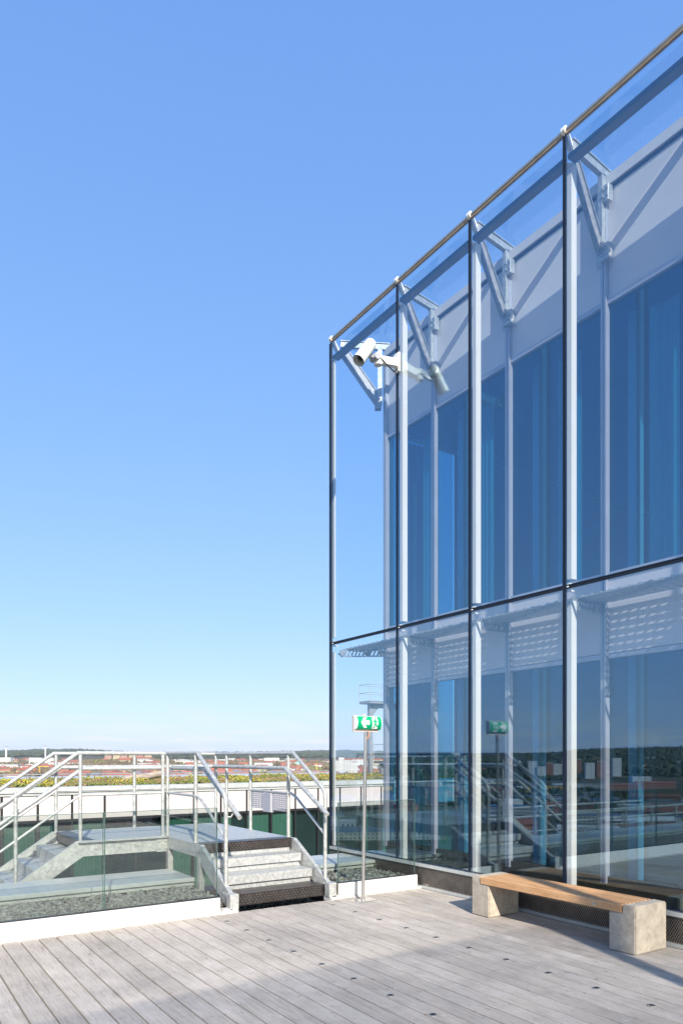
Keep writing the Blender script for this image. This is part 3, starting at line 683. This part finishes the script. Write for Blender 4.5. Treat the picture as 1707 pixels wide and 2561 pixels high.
# metal coping ledges, each sheet its own piece
def ledge(x0, x1, label, step=1.25):
    t_ = thing('coping_ledge', label, 'ledge'); x = x1
    while x > x0 + .01:
        xa = max(x0, x - step)
        MB().cbox(xa + .003, x - .003, 8.40, 9.27, .205, .25, .006).build('coping_sheet', M['cover'], t_)
        MB().box(xa + .002, x - .002, 8.435, 9.20, .15, .204).build('upstand', M['cover'], t_)
        x = xa
    MB().box(x0, x1 - .002, 8.54, 9.18, -.124, .148).build('plinth', M['soil'], t_)
ledge(-8.5, 3.42, 'wide pale metal coping ledge beyond the gravel left of the stairs')
ledge(4.86, 6.80, 'short pale metal coping ledge between the stairs and the glass facade')

# ================================================================= steel stairs and bridge
st = thing('steel_stairs', 'galvanised steel access stairs and bridge platform with tube railings', 'stairs')
PZ = .667; RI = .1667; GO = .277
XL, XR = 3.52, 4.74
def studs(parent, x0, x1, y, z0, z1, face='Y'):
    mb = MB(); n = int((x1 - x0) / .045); rows = 4
    for r_ in range(rows):
        for k in range(n):
            cx = x0 + (k + .5 + .5 * (r_ % 2)) * .045; cz = z0 + (r_ + .5) * (z1 - z0) / rows
            if cx > x1 - .02: continue
            s = 1 if (k + r_) % 2 else -1; a = .009; b = .0035
            if face == 'Y': mb.add([(cx - a, y, cz - s * a * .6), (cx + b * .3, y - .002, cz + b), (cx + a, y, cz + s * a * .6), (cx - b * .3, y - .002, cz - b)], [(0, 1, 2, 3)])
            else: mb.add([(y, cx - a, cz - s * a * .6), (y - .002, cx, cz + b), (y, cx + a, cz + s * a * .6), (y - .002, cx, cz - b)], [(0, 1, 2, 3)])
    mb.build('tread_pattern', M['stud'], parent, kind='stuff')
# near flight: chequer-plate first tread, two bright treads, chequer-plate platform nosing
for k, z in enumerate((.1667, .3333, .5)):
    y0 = 7.50 + k * GO
    if k == 0:
        o = MB().cbox(XL, XR, y0, y0 + GO + .03, z - .135, z, .004).build('tread', M['cheq'], st); studs(o, XL + .02, XR - .02, y0 - .0015, z - .125, z - .01)
        mb = MB().box(XL + .02, XR - .02, y0 + .06, y0 + .2, z + .0005, z + .002); 
    else:
        mb = MB(); mb.cbox(XL, XR, y0, y0 + GO + .03, z - .10, z, .004)
        mb.build('tread', M['tread'], st)
        MB().box(XL + .01, XR - .01, y0 + .035, y0 + .05, z - .166, z - .112).build('riser', M['tread'], st)
y0 = 7.5 + 3 * GO
MB().box(XL + .01, XR - .01, y0 + .012, y0 + .03, PZ - .166, PZ - .122).build('riser', M['tread'], st)
o = MB().cbox(XL - .05, XR + .02, y0, y0 + .20, PZ - .12, PZ, .004).build('nosing', M['cheq'], st); studs(o, XL - .03, XR, y0 - .0015, PZ - .11, PZ - .01)
# platform planks
y = y0 + .205; k = 0
while y < 10.85:
    y2 = min(y + .30, 10.87)
    MB().cbox(XL - .04, XR + .02, y, y2 - .004, PZ - .05, PZ - .002, .003).build('platform_plank', M['tread'], st); y = y2
x = 3.475
while x > 2.32:
    xa = max(x - .30, 2.31 + .20)
    if x - xa < .02: break
    MB().cbox(xa, x - .004, 9.52, 10.86, PZ - .05, PZ - .0025, .003).build('platform_plank', M['tread'], st); x = xa
o = MB().cbox(2.31, 2.505, 9.52, 10.86, PZ - .12, PZ, .004).build('nosing', M['cheq'], st); studs(o, 9.54, 10.84, 2.3085, PZ - .11, PZ - .01, 'X')
# descending flight to the left
for k in range(6):
    z = PZ - RI * (k + 1); x1 = 2.31 - GO * k
    MB().cbox(x1 - GO, x1 + .03, 9.52, 10.86, z - .05, z, .004).build('tread', M['tread'], st)
    MB().box(x1 - GO + .004, x1 - GO + .02, 9.53, 10.85, z - RI + .002, z - .051).build('riser', M['tread'], st)
x = 2.31 - 6 * GO
while x > -4.0:
    MB().cbox(x - .6, x - .004, 9.52, 10.86, -.55, -.502, .003).build('walkway_plank', M['tread'], st); x -= .6
# stringers
def strg(name, pts2, axis, t0, t1, parent=st):
    return MB().prism(pts2, axis, t0, t1).build(name, M['galv'], parent)
for X in (XL - .075, XR + .022):
    a, b = X, X + .05
    lo = [(7.40, .02), (7.52, .02), (8.42, .50), (10.90, .50), (10.90, PZ - .004), (8.30, PZ - .004), (7.40, .17)]
    if X < 4: lo = [(7.40, .02), (7.52, .02), (8.42, .50), (9.49, .50), (9.49, PZ - .004), (8.30, PZ - .004), (7.40, .17)]
    strg('stringer', lo, 'X', a, b)
    MB().cbox(X - .03, X + .075, 7.36, 7.47, .03, .20, .004).build('foot', M['galv'], st)
    MB().beam((X + .025, 8.34, -.12), (X + .025, 8.34, .50), .07, .07).build('support_leg', M['galv'], st)
    MB().beam((X + .025, 9.42, -.12), (X + .025, 9.42, .50), .07, .07).build('support_leg', M['galv'], st)
for Y in (9.468, 10.872):
    xe = 2.31 - 6 * GO
    xr = 3.44 if Y < 10 else 4.80
    pts = [(xr, .47), (xr, PZ + .002), (2.26, PZ + .002), (xe - .05, -.5 + .05), (-4, -.45), (-4, -.65), (xe, -.65), (2.34, .47)]
    strg('stringer', pts, 'Y', Y, Y + .045)
    # flange strip on top edge
    mb = MB(); mb.beam((xr, Y + (-.02 if Y < 10 else .06), PZ - .01), (2.27, Y + (-.02 if Y < 10 else .06), PZ - .01), .012, .07, side=(0, 0, 1))
    mb.build('flange', M['galv'], st)
bolt = MB().tube([(0, 0, 0), (0, -.016, 0)], .016, 6).mesh('bolt', M['galv'])
for X in (3.35, 3.05, 2.8, 2.5, 2.2, 1.9, 1.6, 1.3): link('bolt', bolt, st, (X, 9.467, .57 if X > 2.3 else .57 - (2.3 - X) * .6))
mb = MB().box(3.30, 3.46, 9.452, 9.462, .46, .66).build('splice_plate', M['galv'], st)
for dx in (.04, .12):
    for dz in (.05, .15): link('bolt', bolt, mb, (3.30 + dx, 9.451, .46 + dz))
# railings
PR = .024; RR = .026; TZ = PZ + 1.13; HZ = PZ + .93; KZ = PZ + .59
def post(x, y, z0, z1):
    mb = MB().tube([(x, y, z0), (x, y, z1)], PR, 12); mb.lathe([(.036, z0), (.036, z0 + .012)], x, y, 12); return mb.build('railing_post', M['galv'], st)
RXR, RXL = XR + .045, XL - .05
def rail(name, pts, r=RR): return MB().tube(pts, r, 12).build(name, M['galv'], st)
SL = RI / GO
# right side of platform and near flight
for y in (10.87, 10.45, 9.61, 8.47): post(RXR, y, PZ, TZ - .02)
rail('top_rail', [(RXR, 10.87, TZ), (RXR, 8.33, TZ), (RXR, 7.60, TZ - .73 * SL), (RXR, 7.545, TZ - .73 * SL - .06), (RXR, 7.54, TZ - .73 * SL - .14)])
post(RXR, 7.54, .17, 1.26)
rail('handrail', [(RXR - .08, 10.80, HZ), (RXR - .08, 8.42, HZ), (RXR - .08, 7.36, HZ - 1.06 * .52)], .028)
rail('knee_rail', [(RXR, 9.61, KZ), (RXR, 8.40, KZ), (RXR, 8.25, KZ - .05), (RXR, 7.54, KZ - .80 * SL)], .017)
rail('bracket', [(RXR - .08, 7.55, HZ - .87 * .52 - .02), (RXR - .06, 7.55, HZ - .87 * .52 - .08), (RXR, 7.55, HZ - .87 * .52 - .08)], .008)
# left side
for y in (9.50, 8.50): post(RXL, y, PZ, TZ - .02)
rail('top_rail', [(RXL, 9.50, TZ), (RXL, 8.44, TZ), (RXL, 7.66, TZ - .78 * SL), (RXL, 7.605, TZ - .78 * SL - .06), (RXL, 7.60, TZ - .78 * SL - .14)])
post(RXL, 7.60, .17, 1.23)
rail('handrail', [(RXL + .08, 9.56, HZ), (RXL + .08, 8.42, HZ), (RXL + .08, 7.40, HZ - 1.02 * .53)], .028)
rail('knee_rail', [(RXL, 9.50, KZ), (RXL, 8.46, KZ), (RXL, 8.3, KZ - .05), (RXL, 7.60, KZ - .76 * SL)], .017)
rail('bracket', [(RXL + .08, 7.55, HZ - .87 * .53 - .02), (RXL + .05, 7.57, HZ - .87 * .53 - .08), (RXL, 7.60, HZ - .87 * .53 - .08)], .008)
# bridge to the left, near and far side, and the flight down
XD = 2.31
for Y in (9.49, 10.89):
    yi = Y + (.08 if Y < 10 else -.08)
    xs = 3.40 if Y < 10 else RXR
    post(xs if Y < 10 else 3.45, Y, PZ, TZ - .02); post(XD, Y, PZ - .02, TZ - .02)
    xe = XD - 6 * GO
    zb = TZ - 6 * RI
    rail('top_rail', [(xs, Y, TZ), (XD - .03, Y, TZ), (xe, Y, TZ - 7 * RI), (-4, Y, TZ - 7 * RI)])
    rail('handrail', [(xs, yi, HZ), (XD + .05, yi, HZ), (xe + .02, yi, HZ - 7 * RI), (-4, yi, HZ - 7 * RI)], .028)
    rail('knee_rail', [(xs, Y, KZ), (XD, Y, KZ), (xe, Y, KZ - 7 * RI + .0), (-4, Y, KZ - 7 * RI)], .017)
    post(1.545, Y, PZ - .77 * SL - .05, TZ - .80 * SL)
    for X in (xe, -.35, -1.3, -2.25, -3.2): post(X, Y, -.5, TZ - 7 * RI - .02)
# perforated infill plate with lock box on the right railing
mb = MB(); ya, yb, za, zb = 8.50, 9.59, KZ - .25, KZ - .02
ny, nz_ = 22, 8
for i in range(ny + 1):
    if 8 < i < 14: continue
    y = ya + (yb - ya) * i / ny; mb.box(RXR - .003, RXR + .001, y - .012, y + .012, za, zb)
for j in range(nz_ + 1):
    z = za + (zb - za) * j / nz_
    mb.box(RXR - .0045, RXR - .0032, ya, ya + (yb - ya) * 8.3 / ny, z - .007, z + .007); mb.box(RXR - .0045, RXR - .0032, ya + (yb - ya) * 13.7 / ny, yb, z - .007, z + .007)
mb.build('perforated_plate', M['mull'], st, kind='stuff')
MB().cbox(RXR - .03, RXR + .03, 8.93, 9.17, za - .04, zb, .005).build('lock_box', M['mull'], st)

# ================================================================= exit sign on its pole
ps = thing('exit_sign', 'green emergency exit sign with left arrow and running figure on a steel pole', 'exit sign', (5.03, 7.08, 0))
mb = MB(); mb.tube([(.005, 0, .01), (.045, 0, 2.06)], .0215, 18); mb.build('pole', M['stainless'], ps)
MB().cbox(-.13, .17, -.09, .09, .001, .010, .003).build('base_plate', M['stainless'], ps)
MB().cbox(-.138, .232, -.012, .03, 2.052, 2.246, .006).build('back_box', M['signtan'], ps)
# curved lens: half-round bulging toward the terrace (normal -Y)
sx0, sx1, sz0, sz1 = -.135, .246, 2.078, 2.240
def arc(u): # u 0..1 bottom to top
    a = -1.05 + 2.1 * u; return (-.03 - .036 * (math.cos(a) - math.cos(1.05)) / (1 - math.cos(1.05)) - .0, sz0 + (sz1 - sz0) * (math.sin(a) / math.sin(1.05) + 1) / 2)
def band(x0, x1, u0, u1, off, n=12):
    v = []; f = []
    for i in range(n + 1):
        u = u0 + (u1 - u0) * i / n; y, z = arc(u); a = -1.05 + 2.1 * u
        v += [(x0, y - off * math.cos(a), z + off * math.sin(a)), (x1, y - off * math.cos(a), z + off * math.sin(a))]
    for i in range(n): f.append((2 * i, 2 * i + 1, 2 * i + 3, 2 * i + 2))
    return v, f
mb = MB(); v, f = band(sx0, sx1, 0, 1, 0, 14); nn = len(v)
v2 = [(p[0], -.0125, p[2]) for p in v]
mb.add(v, f, True); mb.add([v[i] for i in range(0, nn, 2)] + [v2[nn - 2], v2[0]], [tuple(range(nn // 2 + 2))]); mb.add([v[i] for i in range(1, nn, 2)] + [v2[nn - 1], v2[1]], [tuple(range(nn // 2 + 2))])
mb.add([v[0], v[1], v2[1], v2[0]], [(0, 1, 2, 3)]); mb.add([v[nn - 2], v[nn - 1], v2[nn - 1], v2[nn - 2]], [(0, 1, 2, 3)])
lens = mb.build('lens', M['signwhite'], ps)
mb = MB(); v, f = band(sx0 + .018, sx1 - .006, .03, .97, .0015, 14); mb.add(v, f, True); mb.build('green_face', M['green'], ps)
def decal(poly, name, mat, off=.0045):
    "flat polygon (x, u) wrapped on the lens"
    bm = bmesh.new(); vs_ = [bm.verts.new((p[0], p[1], 0)) for p in poly]; bm.faces.new(vs_)
    bmesh.ops.triangulate(bm, faces=bm.faces[:])
    for _ in range(3): bmesh.ops.subdivide_edges(bm, edges=bm.edges[:], cuts=1, use_grid_fill=True)
    for q in bm.verts:
        u = q.co.y; y, z = arc(u); a = -1.05 + 2.1 * u; q.co = (q.co.x, y - off * math.cos(a), z + off * math.sin(a))
    me = bpy.data.meshes.new(name); bm.to_mesh(me); bm.free(); me.materials.append(mat); return link(name, me, ps)
X0 = sx0 + .018
def T(pts): return [(X0 + px_ * .357, py_) for px_, py_ in pts]
decal(T([(.13, .51), (.27, .86), (.40, .86), (.30, .64), (.48, .64), (.48, .40), (.30, .40), (.40, .18), (.27, .18)]), 'arrow', M['signwhite'])
decal(T([(.60, .12), (.83, .12), (.83, .86), (.60, .86)]), 'doorway', M['signwhite'])
G = M['green']
decal(T([(.69, .755), (.71, .81), (.745, .81), (.765, .755), (.745, .70), (.71, .70)]), 'figure_head', G, .0065)
decal(T([(.665, .69), (.735, .69), (.765, .60), (.755, .44), (.685, .42), (.68, .55)]), 'figure_body', G, .0065)
decal(T([(.735, .64), (.79, .54), (.815, .585), (.745, .70)]), 'figure_arm', G, .0070)
decal(T([(.61, .60), (.68, .69), (.695, .62), (.635, .535)]), 'figure_arm', G, .0070)
decal(T([(.685, .47), (.74, .47), (.68, .19), (.625, .19)]), 'figure_leg', G, .0070)
decal(T([(.71, .49), (.76, .47), (.785, .37), (.87, .37), (.87, .285), (.745, .285)]), 'figure_leg', G, .0074)
mb = MB().tube([(.065, -.03, 2.06), (.07, -.04, 2.02), (.06, -.035, 1.985), (.045, -.024, 1.965)], .006, 8); mb.build('cable', M['copper'], ps)
MB().tube([(0.03, .02, 2.24), (.03, .02, 2.268)], .02, 10).build('cap', M['signtan'], ps)

# ================================================================= bench
be = thing('bench', 'concrete and wood slat bench in front of the glass facade', 'bench')
def leg(y0, y1, seat_lo):
    "U-block with a step that carries the seat; seat_lo True when the seat lies on the -Y side"
    x0, x1, H, S = 5.62, 6.09, .43, .358; ym = y0 + (y1 - y0) * .5
    mb = MB()
    bm = bmesh.new()
    poly = [(y0, .004), (y1, .004), (y1, H), (ym, H), (ym, S), (y0, S)] if seat_lo else [(y0, .004), (y1, .004), (y1, S), (ym, S), (ym, H), (y0, H)]
    mb.prism(poly, 'X', x0, x1); me = mb.mesh('concrete_leg', M['concrete'])
    bm.from_mesh(me); bmesh.ops.bevel(bm, geom=[e for e in bm.edges], offset=.010, segments=2, affect='EDGES'); bm.to_mesh(me); bm.free()
    return link('concrete_leg', me, be)
leg(5.56, 5.82, True); leg(3.79, 4.06, False)
for k in range(8):
    x0 = 5.615 + k * (.470 / 8)
    zt = .432; zb = .360 if k in (0, 7) else .385
    MB().cbox(x0, x0 + .470 / 8 - .018, 3.93, 5.685, zb, zt, .004).build('slat', M['teak'], be)
MB().box(5.66, 6.05, 4.2, 4.26, .362, .384).box(5.66, 6.05, 5.3, 5.36, .362, .384).build('cross_bar', M['galv'], be)
pl = MB().box(5.609, 5.6145, 4.19, 4.225, .378, .412).build('badge', M['stainless'], be)
MB().beam((5.608, 4.199, .388), (5.608, 4.199, .406), .003, .004, side=(0, 1, 0)).beam((5.608, 4.216, .388), (5.608, 4.216, .406), .003, .004, side=(0, 1, 0)).beam((5.608, 4.199, .388), (5.608, 4.216, .388), .003, .004, side=(0, 0, 1)).build('badge_mark', M['black'], pl)

# ================================================================= glass pavilion
GX = 6.20; WX = 6.90
J = [9.61, 7.89, 6.45, 5.02, 3.59, 2.16, .73, -.70, -2.13, -3.56]
pv = thing('glass_pavilion', 'tall rooftop building with double skin glass facade and steel fins on the right', 'building')
ZB, ZM, ZT = .335, 3.55, 8.40
E = .010
def pane(y0, y1, z0, z1, mat):
    # y0<y1
    a, b = y0 + .010, y1 - .010
    cy_, cz_ = (a + b) / 2, (z0 + z1) / 2
    g_ = MB().box(-.008, .008, a + E - cy_, b - E - cy_, z0 + E - cz_, z1 - E - cz_).build('glass_pane', mat, pv, (GX, cy_, cz_))
    g_.rotation_euler = (0, R(rl.uniform(-.02, .02)), R(rl.uniform(-.05, .05)))   # panes never hang perfectly true
    mb = MB()
    mb.box(GX - .011, GX + .011, a, a + E, z0, z1); mb.box(GX - .011, GX + .011, b - E, b, z0, z1)
    mb.box(GX - .011, GX + .011, a + E, b - E, z0, z0 + E)
    if z1 < 8: mb.box(GX - .011, GX + .011, a + E, b - E, z1 - E, z1)
    mb.build('pane_edge', M['frit'], pv)
for i in range(len(J) - 1):
    y1, y0 = J[i], J[i + 1]
    pane(y0, y1, ZB, ZM - .011, M['pane']); pane(y0, y1, ZM + .011, ZT - .02, M['pane'])
    # mid joint gasket, transom plate, capping rail
    MB().box(GX - .006, GX + .010, y0 + .012, y1 - .012, ZM - .0105, ZM + .0105).build('joint_gasket', M['black'], pv)
    MB().box(GX + .014, GX + .125, y0 + .032, y1 - .032, 8.095, 8.14).build('transom_plate', M['grey'], pv)
    MB().box(GX + .0125, GX + .0138, y0 + .03, y1 - .03, 8.09, 8.145).build('transom_edge', M['frit'], pv)
    mb = MB().tube([(GX, y0 + .012, ZT + .002), (GX, y1 - .012, ZT + .002)], .026, 14); mb.build('capping_rail', M['brownrail'], pv)
    MB().box(GX - .015, GX + .015, y0 + .02, y1 - .02, ZT - .046, ZT - .0195).build('rail_channel', M['railreflection'], pv)
for i, y in enumerate(J):
    yy = y if i else y - .03
    MB().box(GX - .007, GX + .012, yy - .0095, yy + .0095, ZB, ZT - .05).build('vertical_gasket', M['black'], pv)
    fa, fb = (.070, .155) if i else (.034, .058)
    MB().box(GX + fa, GX + fb, yy - .03, yy + .03, ZM + .10, 8.09).build('steel_fin', M['fin'], pv)
    MB().box(GX + fa, GX + fb, yy - .03, yy + .03, .30, ZM - .13).build('steel_fin', M['fin'], pv)
    mb = MB(); mb.tube([(GX + .0, yy - .024, ZT + .008), (GX, yy + .024, ZT + .008)], .042, 14)
    mb.beam((GX, yy, ZT + .0), (GX + .16, yy, 8.20), .05, .06); mb.build('rail_bracket', M['fin'], pv)
    mb = MB()
    for z in (ZM - .035, ZM + .035): mb.box(GX + .012, GX + .09, yy - .05, yy - .02, z - .01, z + .01)
    mb.box(GX - .014, GX + .05, yy - .055, yy - .035, ZM - .006, ZM + .006)
    mb.build('clamp', M['fin'], pv)
    if not i: MB().box(GX - .012, GX + .020, y + .0, y + .022, ZB, ZT - .05).build('corner_edge', M['frit'], pv)
    if i == len(J) - 1: continue
    # steel bracket frame carrying the screen (in the plane of the joint)
    # at the free corner it runs diagonally to the corner of the inner wall
    o_ = Vector((GX, yy, 0)); w_ = Vector((WX, yy, 0)) if i else Vector((WX - .02, 9.06, 0))
    if not i: o_ = Vector((GX + .02, yy - .02, 0))
    dv = (w_ - o_); k_ = 1.0 / .70
    def Q(dx, z): return tuple(o_ + dv * (dx * k_) + Vector((0, 0, z)))
    sdv = (-dv.y, dv.x, 0)
    mb = MB(); mb.beam(Q(.10, 8.31), Q(.76, 8.235), .055, .085, side=sdv); mb.beam(Q(.10, 8.36), Q(.76, 8.285), .085, .012, side=sdv); mb.build('top_arm', M['galv'], pv)
    mb = MB(); mb.beam(Q(.625, 8.22), Q(.625, 7.33), .055, .07, side=sdv); mb.build('hanger', M['galv'], pv)
    mb = MB(); mb.beam(Q(.17, 8.14), Q(.61, 7.38), .02, .12, side=sdv); mb.beam(Q(.22, 8.18), Q(.66, 7.42), .05, .016, side=sdv); mb.beam(Q(.12, 8.10), Q(.56, 7.34), .05, .016, side=sdv)
    mb.build('diagonal_strut', M['strut'], pv)
    for z in ((7.98, 7.34) if i else ()):
        o = MB().cbox(WX - .10, WX - .03, yy - .10, yy + .02, z - .09, z + .09, .006).box(WX - .035, WX - .022, yy - .10, yy + .10, z - .085, z + .085).build('wall_bracket', M['galv'], pv)
        bb = MB()
        for dy in (-.085, -.03):
            for dz in (-.04, .04): bb.tube([(WX - .10, yy + dy, z + dz), (WX - .122, yy + dy, z + dz)], .013, 6)
        bb.build('bolts', M['stainless'], o)
    if not i: MB().beam(Q(.60, 7.26), Q(.60, 7.42), .09, .10, side=sdv).build('wall_bracket', M['strut'], pv)
    # walkway bracket with slots
    mb = MB(); z0, z1 = 3.335, 3.455; n_ = 11
    mb.beam(Q(.10, z1 - .012), Q(.66, z1 - .012), .012, .024, side=sdv); mb.beam(Q(.10, z0 + .011), Q(.66, z0 + .011), .012, .022, side=sdv)
    for k in range(n_ + 1):
        t = .11 + k * .54 / n_
        mb.beam(Q(t - .014, z0 + .022), Q(t + .014, z1 - .024), .012, .026 if k not in (0, 7, n_) else .085, side=sdv)
    mb.build('walkway_bracket', M['strut'], pv)
# walkway grating between the skins: long bars with cross strips, light falls through
yA, yB = J[-1], J[0] - .06
mb = MB(); xx = GX + .20
while xx < WX - .06:
    mb.box(xx, xx + .024, yA, yB, 3.458, 3.474); xx += .044
y = yA
while y < yB:
    mb.box(GX + .20, WX - .06, y, y + .03, 3.475, 3.484); y += .115
mb.build('walkway_grating', M['galv'], pv, kind='stuff')
# inner wall
WE = 9.04
Jw = [WE] + J[1:]
for i in range(len(Jw) - 1):
    y1, y0 = Jw[i], Jw[i + 1]
    a = y0 + .035; b = y1 - (.035 if i else 0)
    MB().box(WX, WX + .05, a, b, 6.855, 8.06).build('spandrel_panel', M['spandrel'], pv)
    MB().box(WX, WX + .05, a, b, 2.905, 3.74).build('spandrel_panel', M['spandrel'], pv)
    for z0, z1 in ((3.80, 6.79), (.42, 2.84)):
        MB().box(WX + .015, WX + .03, a, b, z0, z1).build('window_pane', M['win'], pv)
    for z0, z1 in ((6.79, 6.845), (3.745, 3.80), (2.84, 2.895), (.34, .42)):
        MB().box(WX - .022, WX + .045, a, b, z0, z1).build('window_rail', M['mull' if z0 > 1 else 'dark'], pv)
    MB().box(WX + .02, WX + .06, a, b, 6.846, 6.854).box(WX + .02, WX + .06, a, b, 2.896, 2.904).build('joint', M['black'], pv)
    # roof edge coping
    MB().box(WX - .035, WX + .4, a - .034, b + .034, 8.10, 8.215).build('coping', M['spandrel'], pv)
    MB().box(WX - .012, WX + .3, a - .034, b + .034, 8.065, 8.096).build('coping_joint', M['frit'], pv)
    # base plinth wall and mesh skirt
    MB().box(WX, WX + .06, a - .034, b + .034, -.1, .339).build('plinth', M['dark'], pv)
for i, y in enumerate(Jw):
    yy = y if i else y + .001
    o = MB().box(WX - .055, WX + .02, yy - .033, yy - .006, .34, 8.06).box(WX - .055, WX + .02, yy + .006, yy + .033, .34, 8.06).build('mullion', M['mull'], pv)
    MB().box(WX - .045, WX + .02, yy - .006, yy + .006, .34, 8.06).build('mullion_groove', M['black'], o)
    # interior column
    if i: MB().cbox(WX + .48, WX + .62, yy - .06, yy + .06, .1, 6.9, .01).build('inner_column', M['column'], pv)
# glazed end wall toward the stairs and interior
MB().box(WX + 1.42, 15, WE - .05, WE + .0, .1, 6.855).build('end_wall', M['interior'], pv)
for k in range(1):
    x0 = WX + .05 + k * 1.35
    MB().box(x0 + .035, x0 + 1.315, WE - .03, WE - .015, .42, 6.85).build('window_pane', M['win'], pv)
    MB().box(x0 - .0, x0 + .035, WE - .06, WE + .02, .34, 8.06).build('mullion', M['mull'], pv)
    if k in (0, 2, 3):
        mb = MB()
        for za_, zb_ in ((.12, 3.3), (3.76, 6.7)): cloth(mb, x0 + .12, x0 + .66, za_, zb_, WE - .25, seed=k + 2, nf=5)
        mb.build('curtain', M['blind2' if k else 'blind'], pv)
for i, (yc, wc) in enumerate(((8.2, .35), (7.05, .30), (5.6, .34), (4.35, .34), (2.9, .4))):
    mb = MB()
    cloth(mb, yc, yc + wc, 3.76, 6.7, WX + .32, axis='Y', seed=i, nf=4)
    mb.build('curtain', M['blind2'], pv)
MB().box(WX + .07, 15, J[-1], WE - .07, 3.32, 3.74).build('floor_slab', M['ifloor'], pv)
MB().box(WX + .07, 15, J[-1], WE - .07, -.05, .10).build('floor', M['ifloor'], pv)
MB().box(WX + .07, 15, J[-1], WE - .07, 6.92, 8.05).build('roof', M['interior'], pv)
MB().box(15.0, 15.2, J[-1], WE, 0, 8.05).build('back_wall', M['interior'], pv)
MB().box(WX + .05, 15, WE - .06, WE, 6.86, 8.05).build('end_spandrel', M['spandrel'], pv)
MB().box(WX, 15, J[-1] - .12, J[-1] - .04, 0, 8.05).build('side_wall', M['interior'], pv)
# glass ceiling between the skins
for i in range(len(J) - 1):
    MB().prism([(GX + .12, 8.375), (WX + .06, 8.305), (WX + .06, 8.317), (GX + .12, 8.387)], 'Y', J[i + 1] + .05, J[i] - .05).build('ceiling_pane', M['gpane'], pv)
# skirt: rails and woven mesh
yE = 9.6
mb = MB(); mb.box(GX - .03, GX + .06, J[-1], yE, .285, .325); mb.build('skirt_rail', M['cover'], pv)
mb = MB(); mb.box(GX - .03, GX + .02, J[-1], yE, .0, .035); mb.build('skirt_rail', M['cover'], pv)
MB().box(GX + .10, GX + .12, J[-1], yE, -.1, .30).build('skirt_back', M['dark'], pv)
mb = MB(); hM = .25; pitch = .024
y = J[-1]
k = 0
while y < yE:
    a = (GX - .014, y, .035); b = (GX - .014, min(y + hM * .6, yE), .285)
    if y > .8:
        w = .0035
        mb.add([(a[0], a[1], a[2]), (a[0] , a[1] + w * 2, a[2]), (b[0], b[1] + w * 2, b[2]), (b[0], b[1], b[2])], [(0, 1, 2, 3)])
        mb.add([(a[0] + .003, b[1], a[2]), (a[0] + .003, b[1] + w * 2, a[2]), (a[0] + .003, a[1] + w * 2, b[2]), (a[0] + .003, a[1], b[2])], [(0, 1, 2, 3)])
    y += pitch
mb.build('wire_mesh', M['mesh'], pv, kind='stuff')

# ================================================================= surveillance camera
sc_ = thing('surveillance_camera', 'cream outdoor surveillance camera on an arm fixed to the first facade joint', 'camera', (6.17, 7.86, 7.22))
MB().cbox(-.02, .015, -.06, .05, -.12, .14, .006).build('mount_plate', M['camw'], sc_)
mb = MB(); mb.beam((-.02, -.005, .0), (-.30, -.01, -.05), .08, .10); mb.build('arm', M['camw'], sc_)
EL = Vector((-.335, -.01, -.05))
mb = MB(); mb.tube([EL + Vector((0, 0, -.075)), EL + Vector((0, 0, .075))], .055, 14); mb.build('joint', M['camw'], sc_)
h0, h1 = Vector((-.505, -.085, .085)), Vector((-.725, -.10, -.225)); dd = (h1 - h0).normalized()
mb = MB(); mb.tube([h0 - dd * .012, h0, h0 + dd * .02, h1 - dd * .01, h1], [.045, .070, .078, .082, .084], 24, caps=False); mb.add([], [])
mb.build('housing', M['camw'], sc_)
MB().tube([h0 - dd * .013, h1 - dd * .07], .064, 18).build('barrel', M['mull'], sc_)
MB().tube([h1 - dd * .069, h1 - dd * .060], .045, 16).build('lens', M['black'], sc_)
mb = MB(); mb.beam(EL + Vector((-.02, 0, .03)), h0 + (h1 - h0) * .45 + Vector((.075, .03, -.02)), .045, .05); mb.tube([EL + Vector((-.06, -.07, .01)), EL + Vector((-.06, .06, .01))], .045, 14); mb.build('yoke', M['mull'], sc_)
MB().tube([(-.02, -.05, -.08), (-.09, -.06, -.17), (-.2, -.07, -.13), (-.30, -.06, -.06), (-.42, -.07, -.04)], .008, 6).build('cable', M['black'], sc_)

# ================================================================= air
hz = MB().box(-30000, 30000, -30000, 30000, -78, 130).build('haze', M['dark'], kind='stuff')
def haze_mat():
    m = bpy.data.materials.new('haze'); m.use_nodes = True; t = m.node_tree; t.nodes.clear()
    o = N(t, 'ShaderNodeOutputMaterial'); v = N(t, 'ShaderNodeVolumePrincipled')
    v.inputs['Color'].default_value = (.88, .94, 1.0, 1); v.inputs['Density'].default_value = 3.2e-5; v.inputs['Anisotropy'].default_value = 0
    t.links.new(v.outputs[0], o.inputs['Volume']); return m
hz.data.materials.clear(); hz.data.materials.append(haze_mat())
c.volume_bounces = 0; c.volume_max_steps = 64
# ================================================================= unseen screen and mast behind the viewer, added to cast shadows on deck and bench
gs = thing('glass_shadescreen', 'tinted glass windscreen added out of view behind the viewer to shade the deck', 'shadescreen')
x = -6.5
while x < 5.8:
    MB().box(x + .01, x + 1.49, -3.0, -2.985, .1, 5.30).build('glass_pane', M['screen2'], gs); x += 1.5
lp = thing('shadow_mast', 'slim steel mast added out of view behind the viewer for its shadow on the bench', 'mast', (3.52, -1.95, 0))
MB().tube([(0, 0, 0), (0, 0, 6.2)], .085, 16).build('pole', M['galv'], lp)
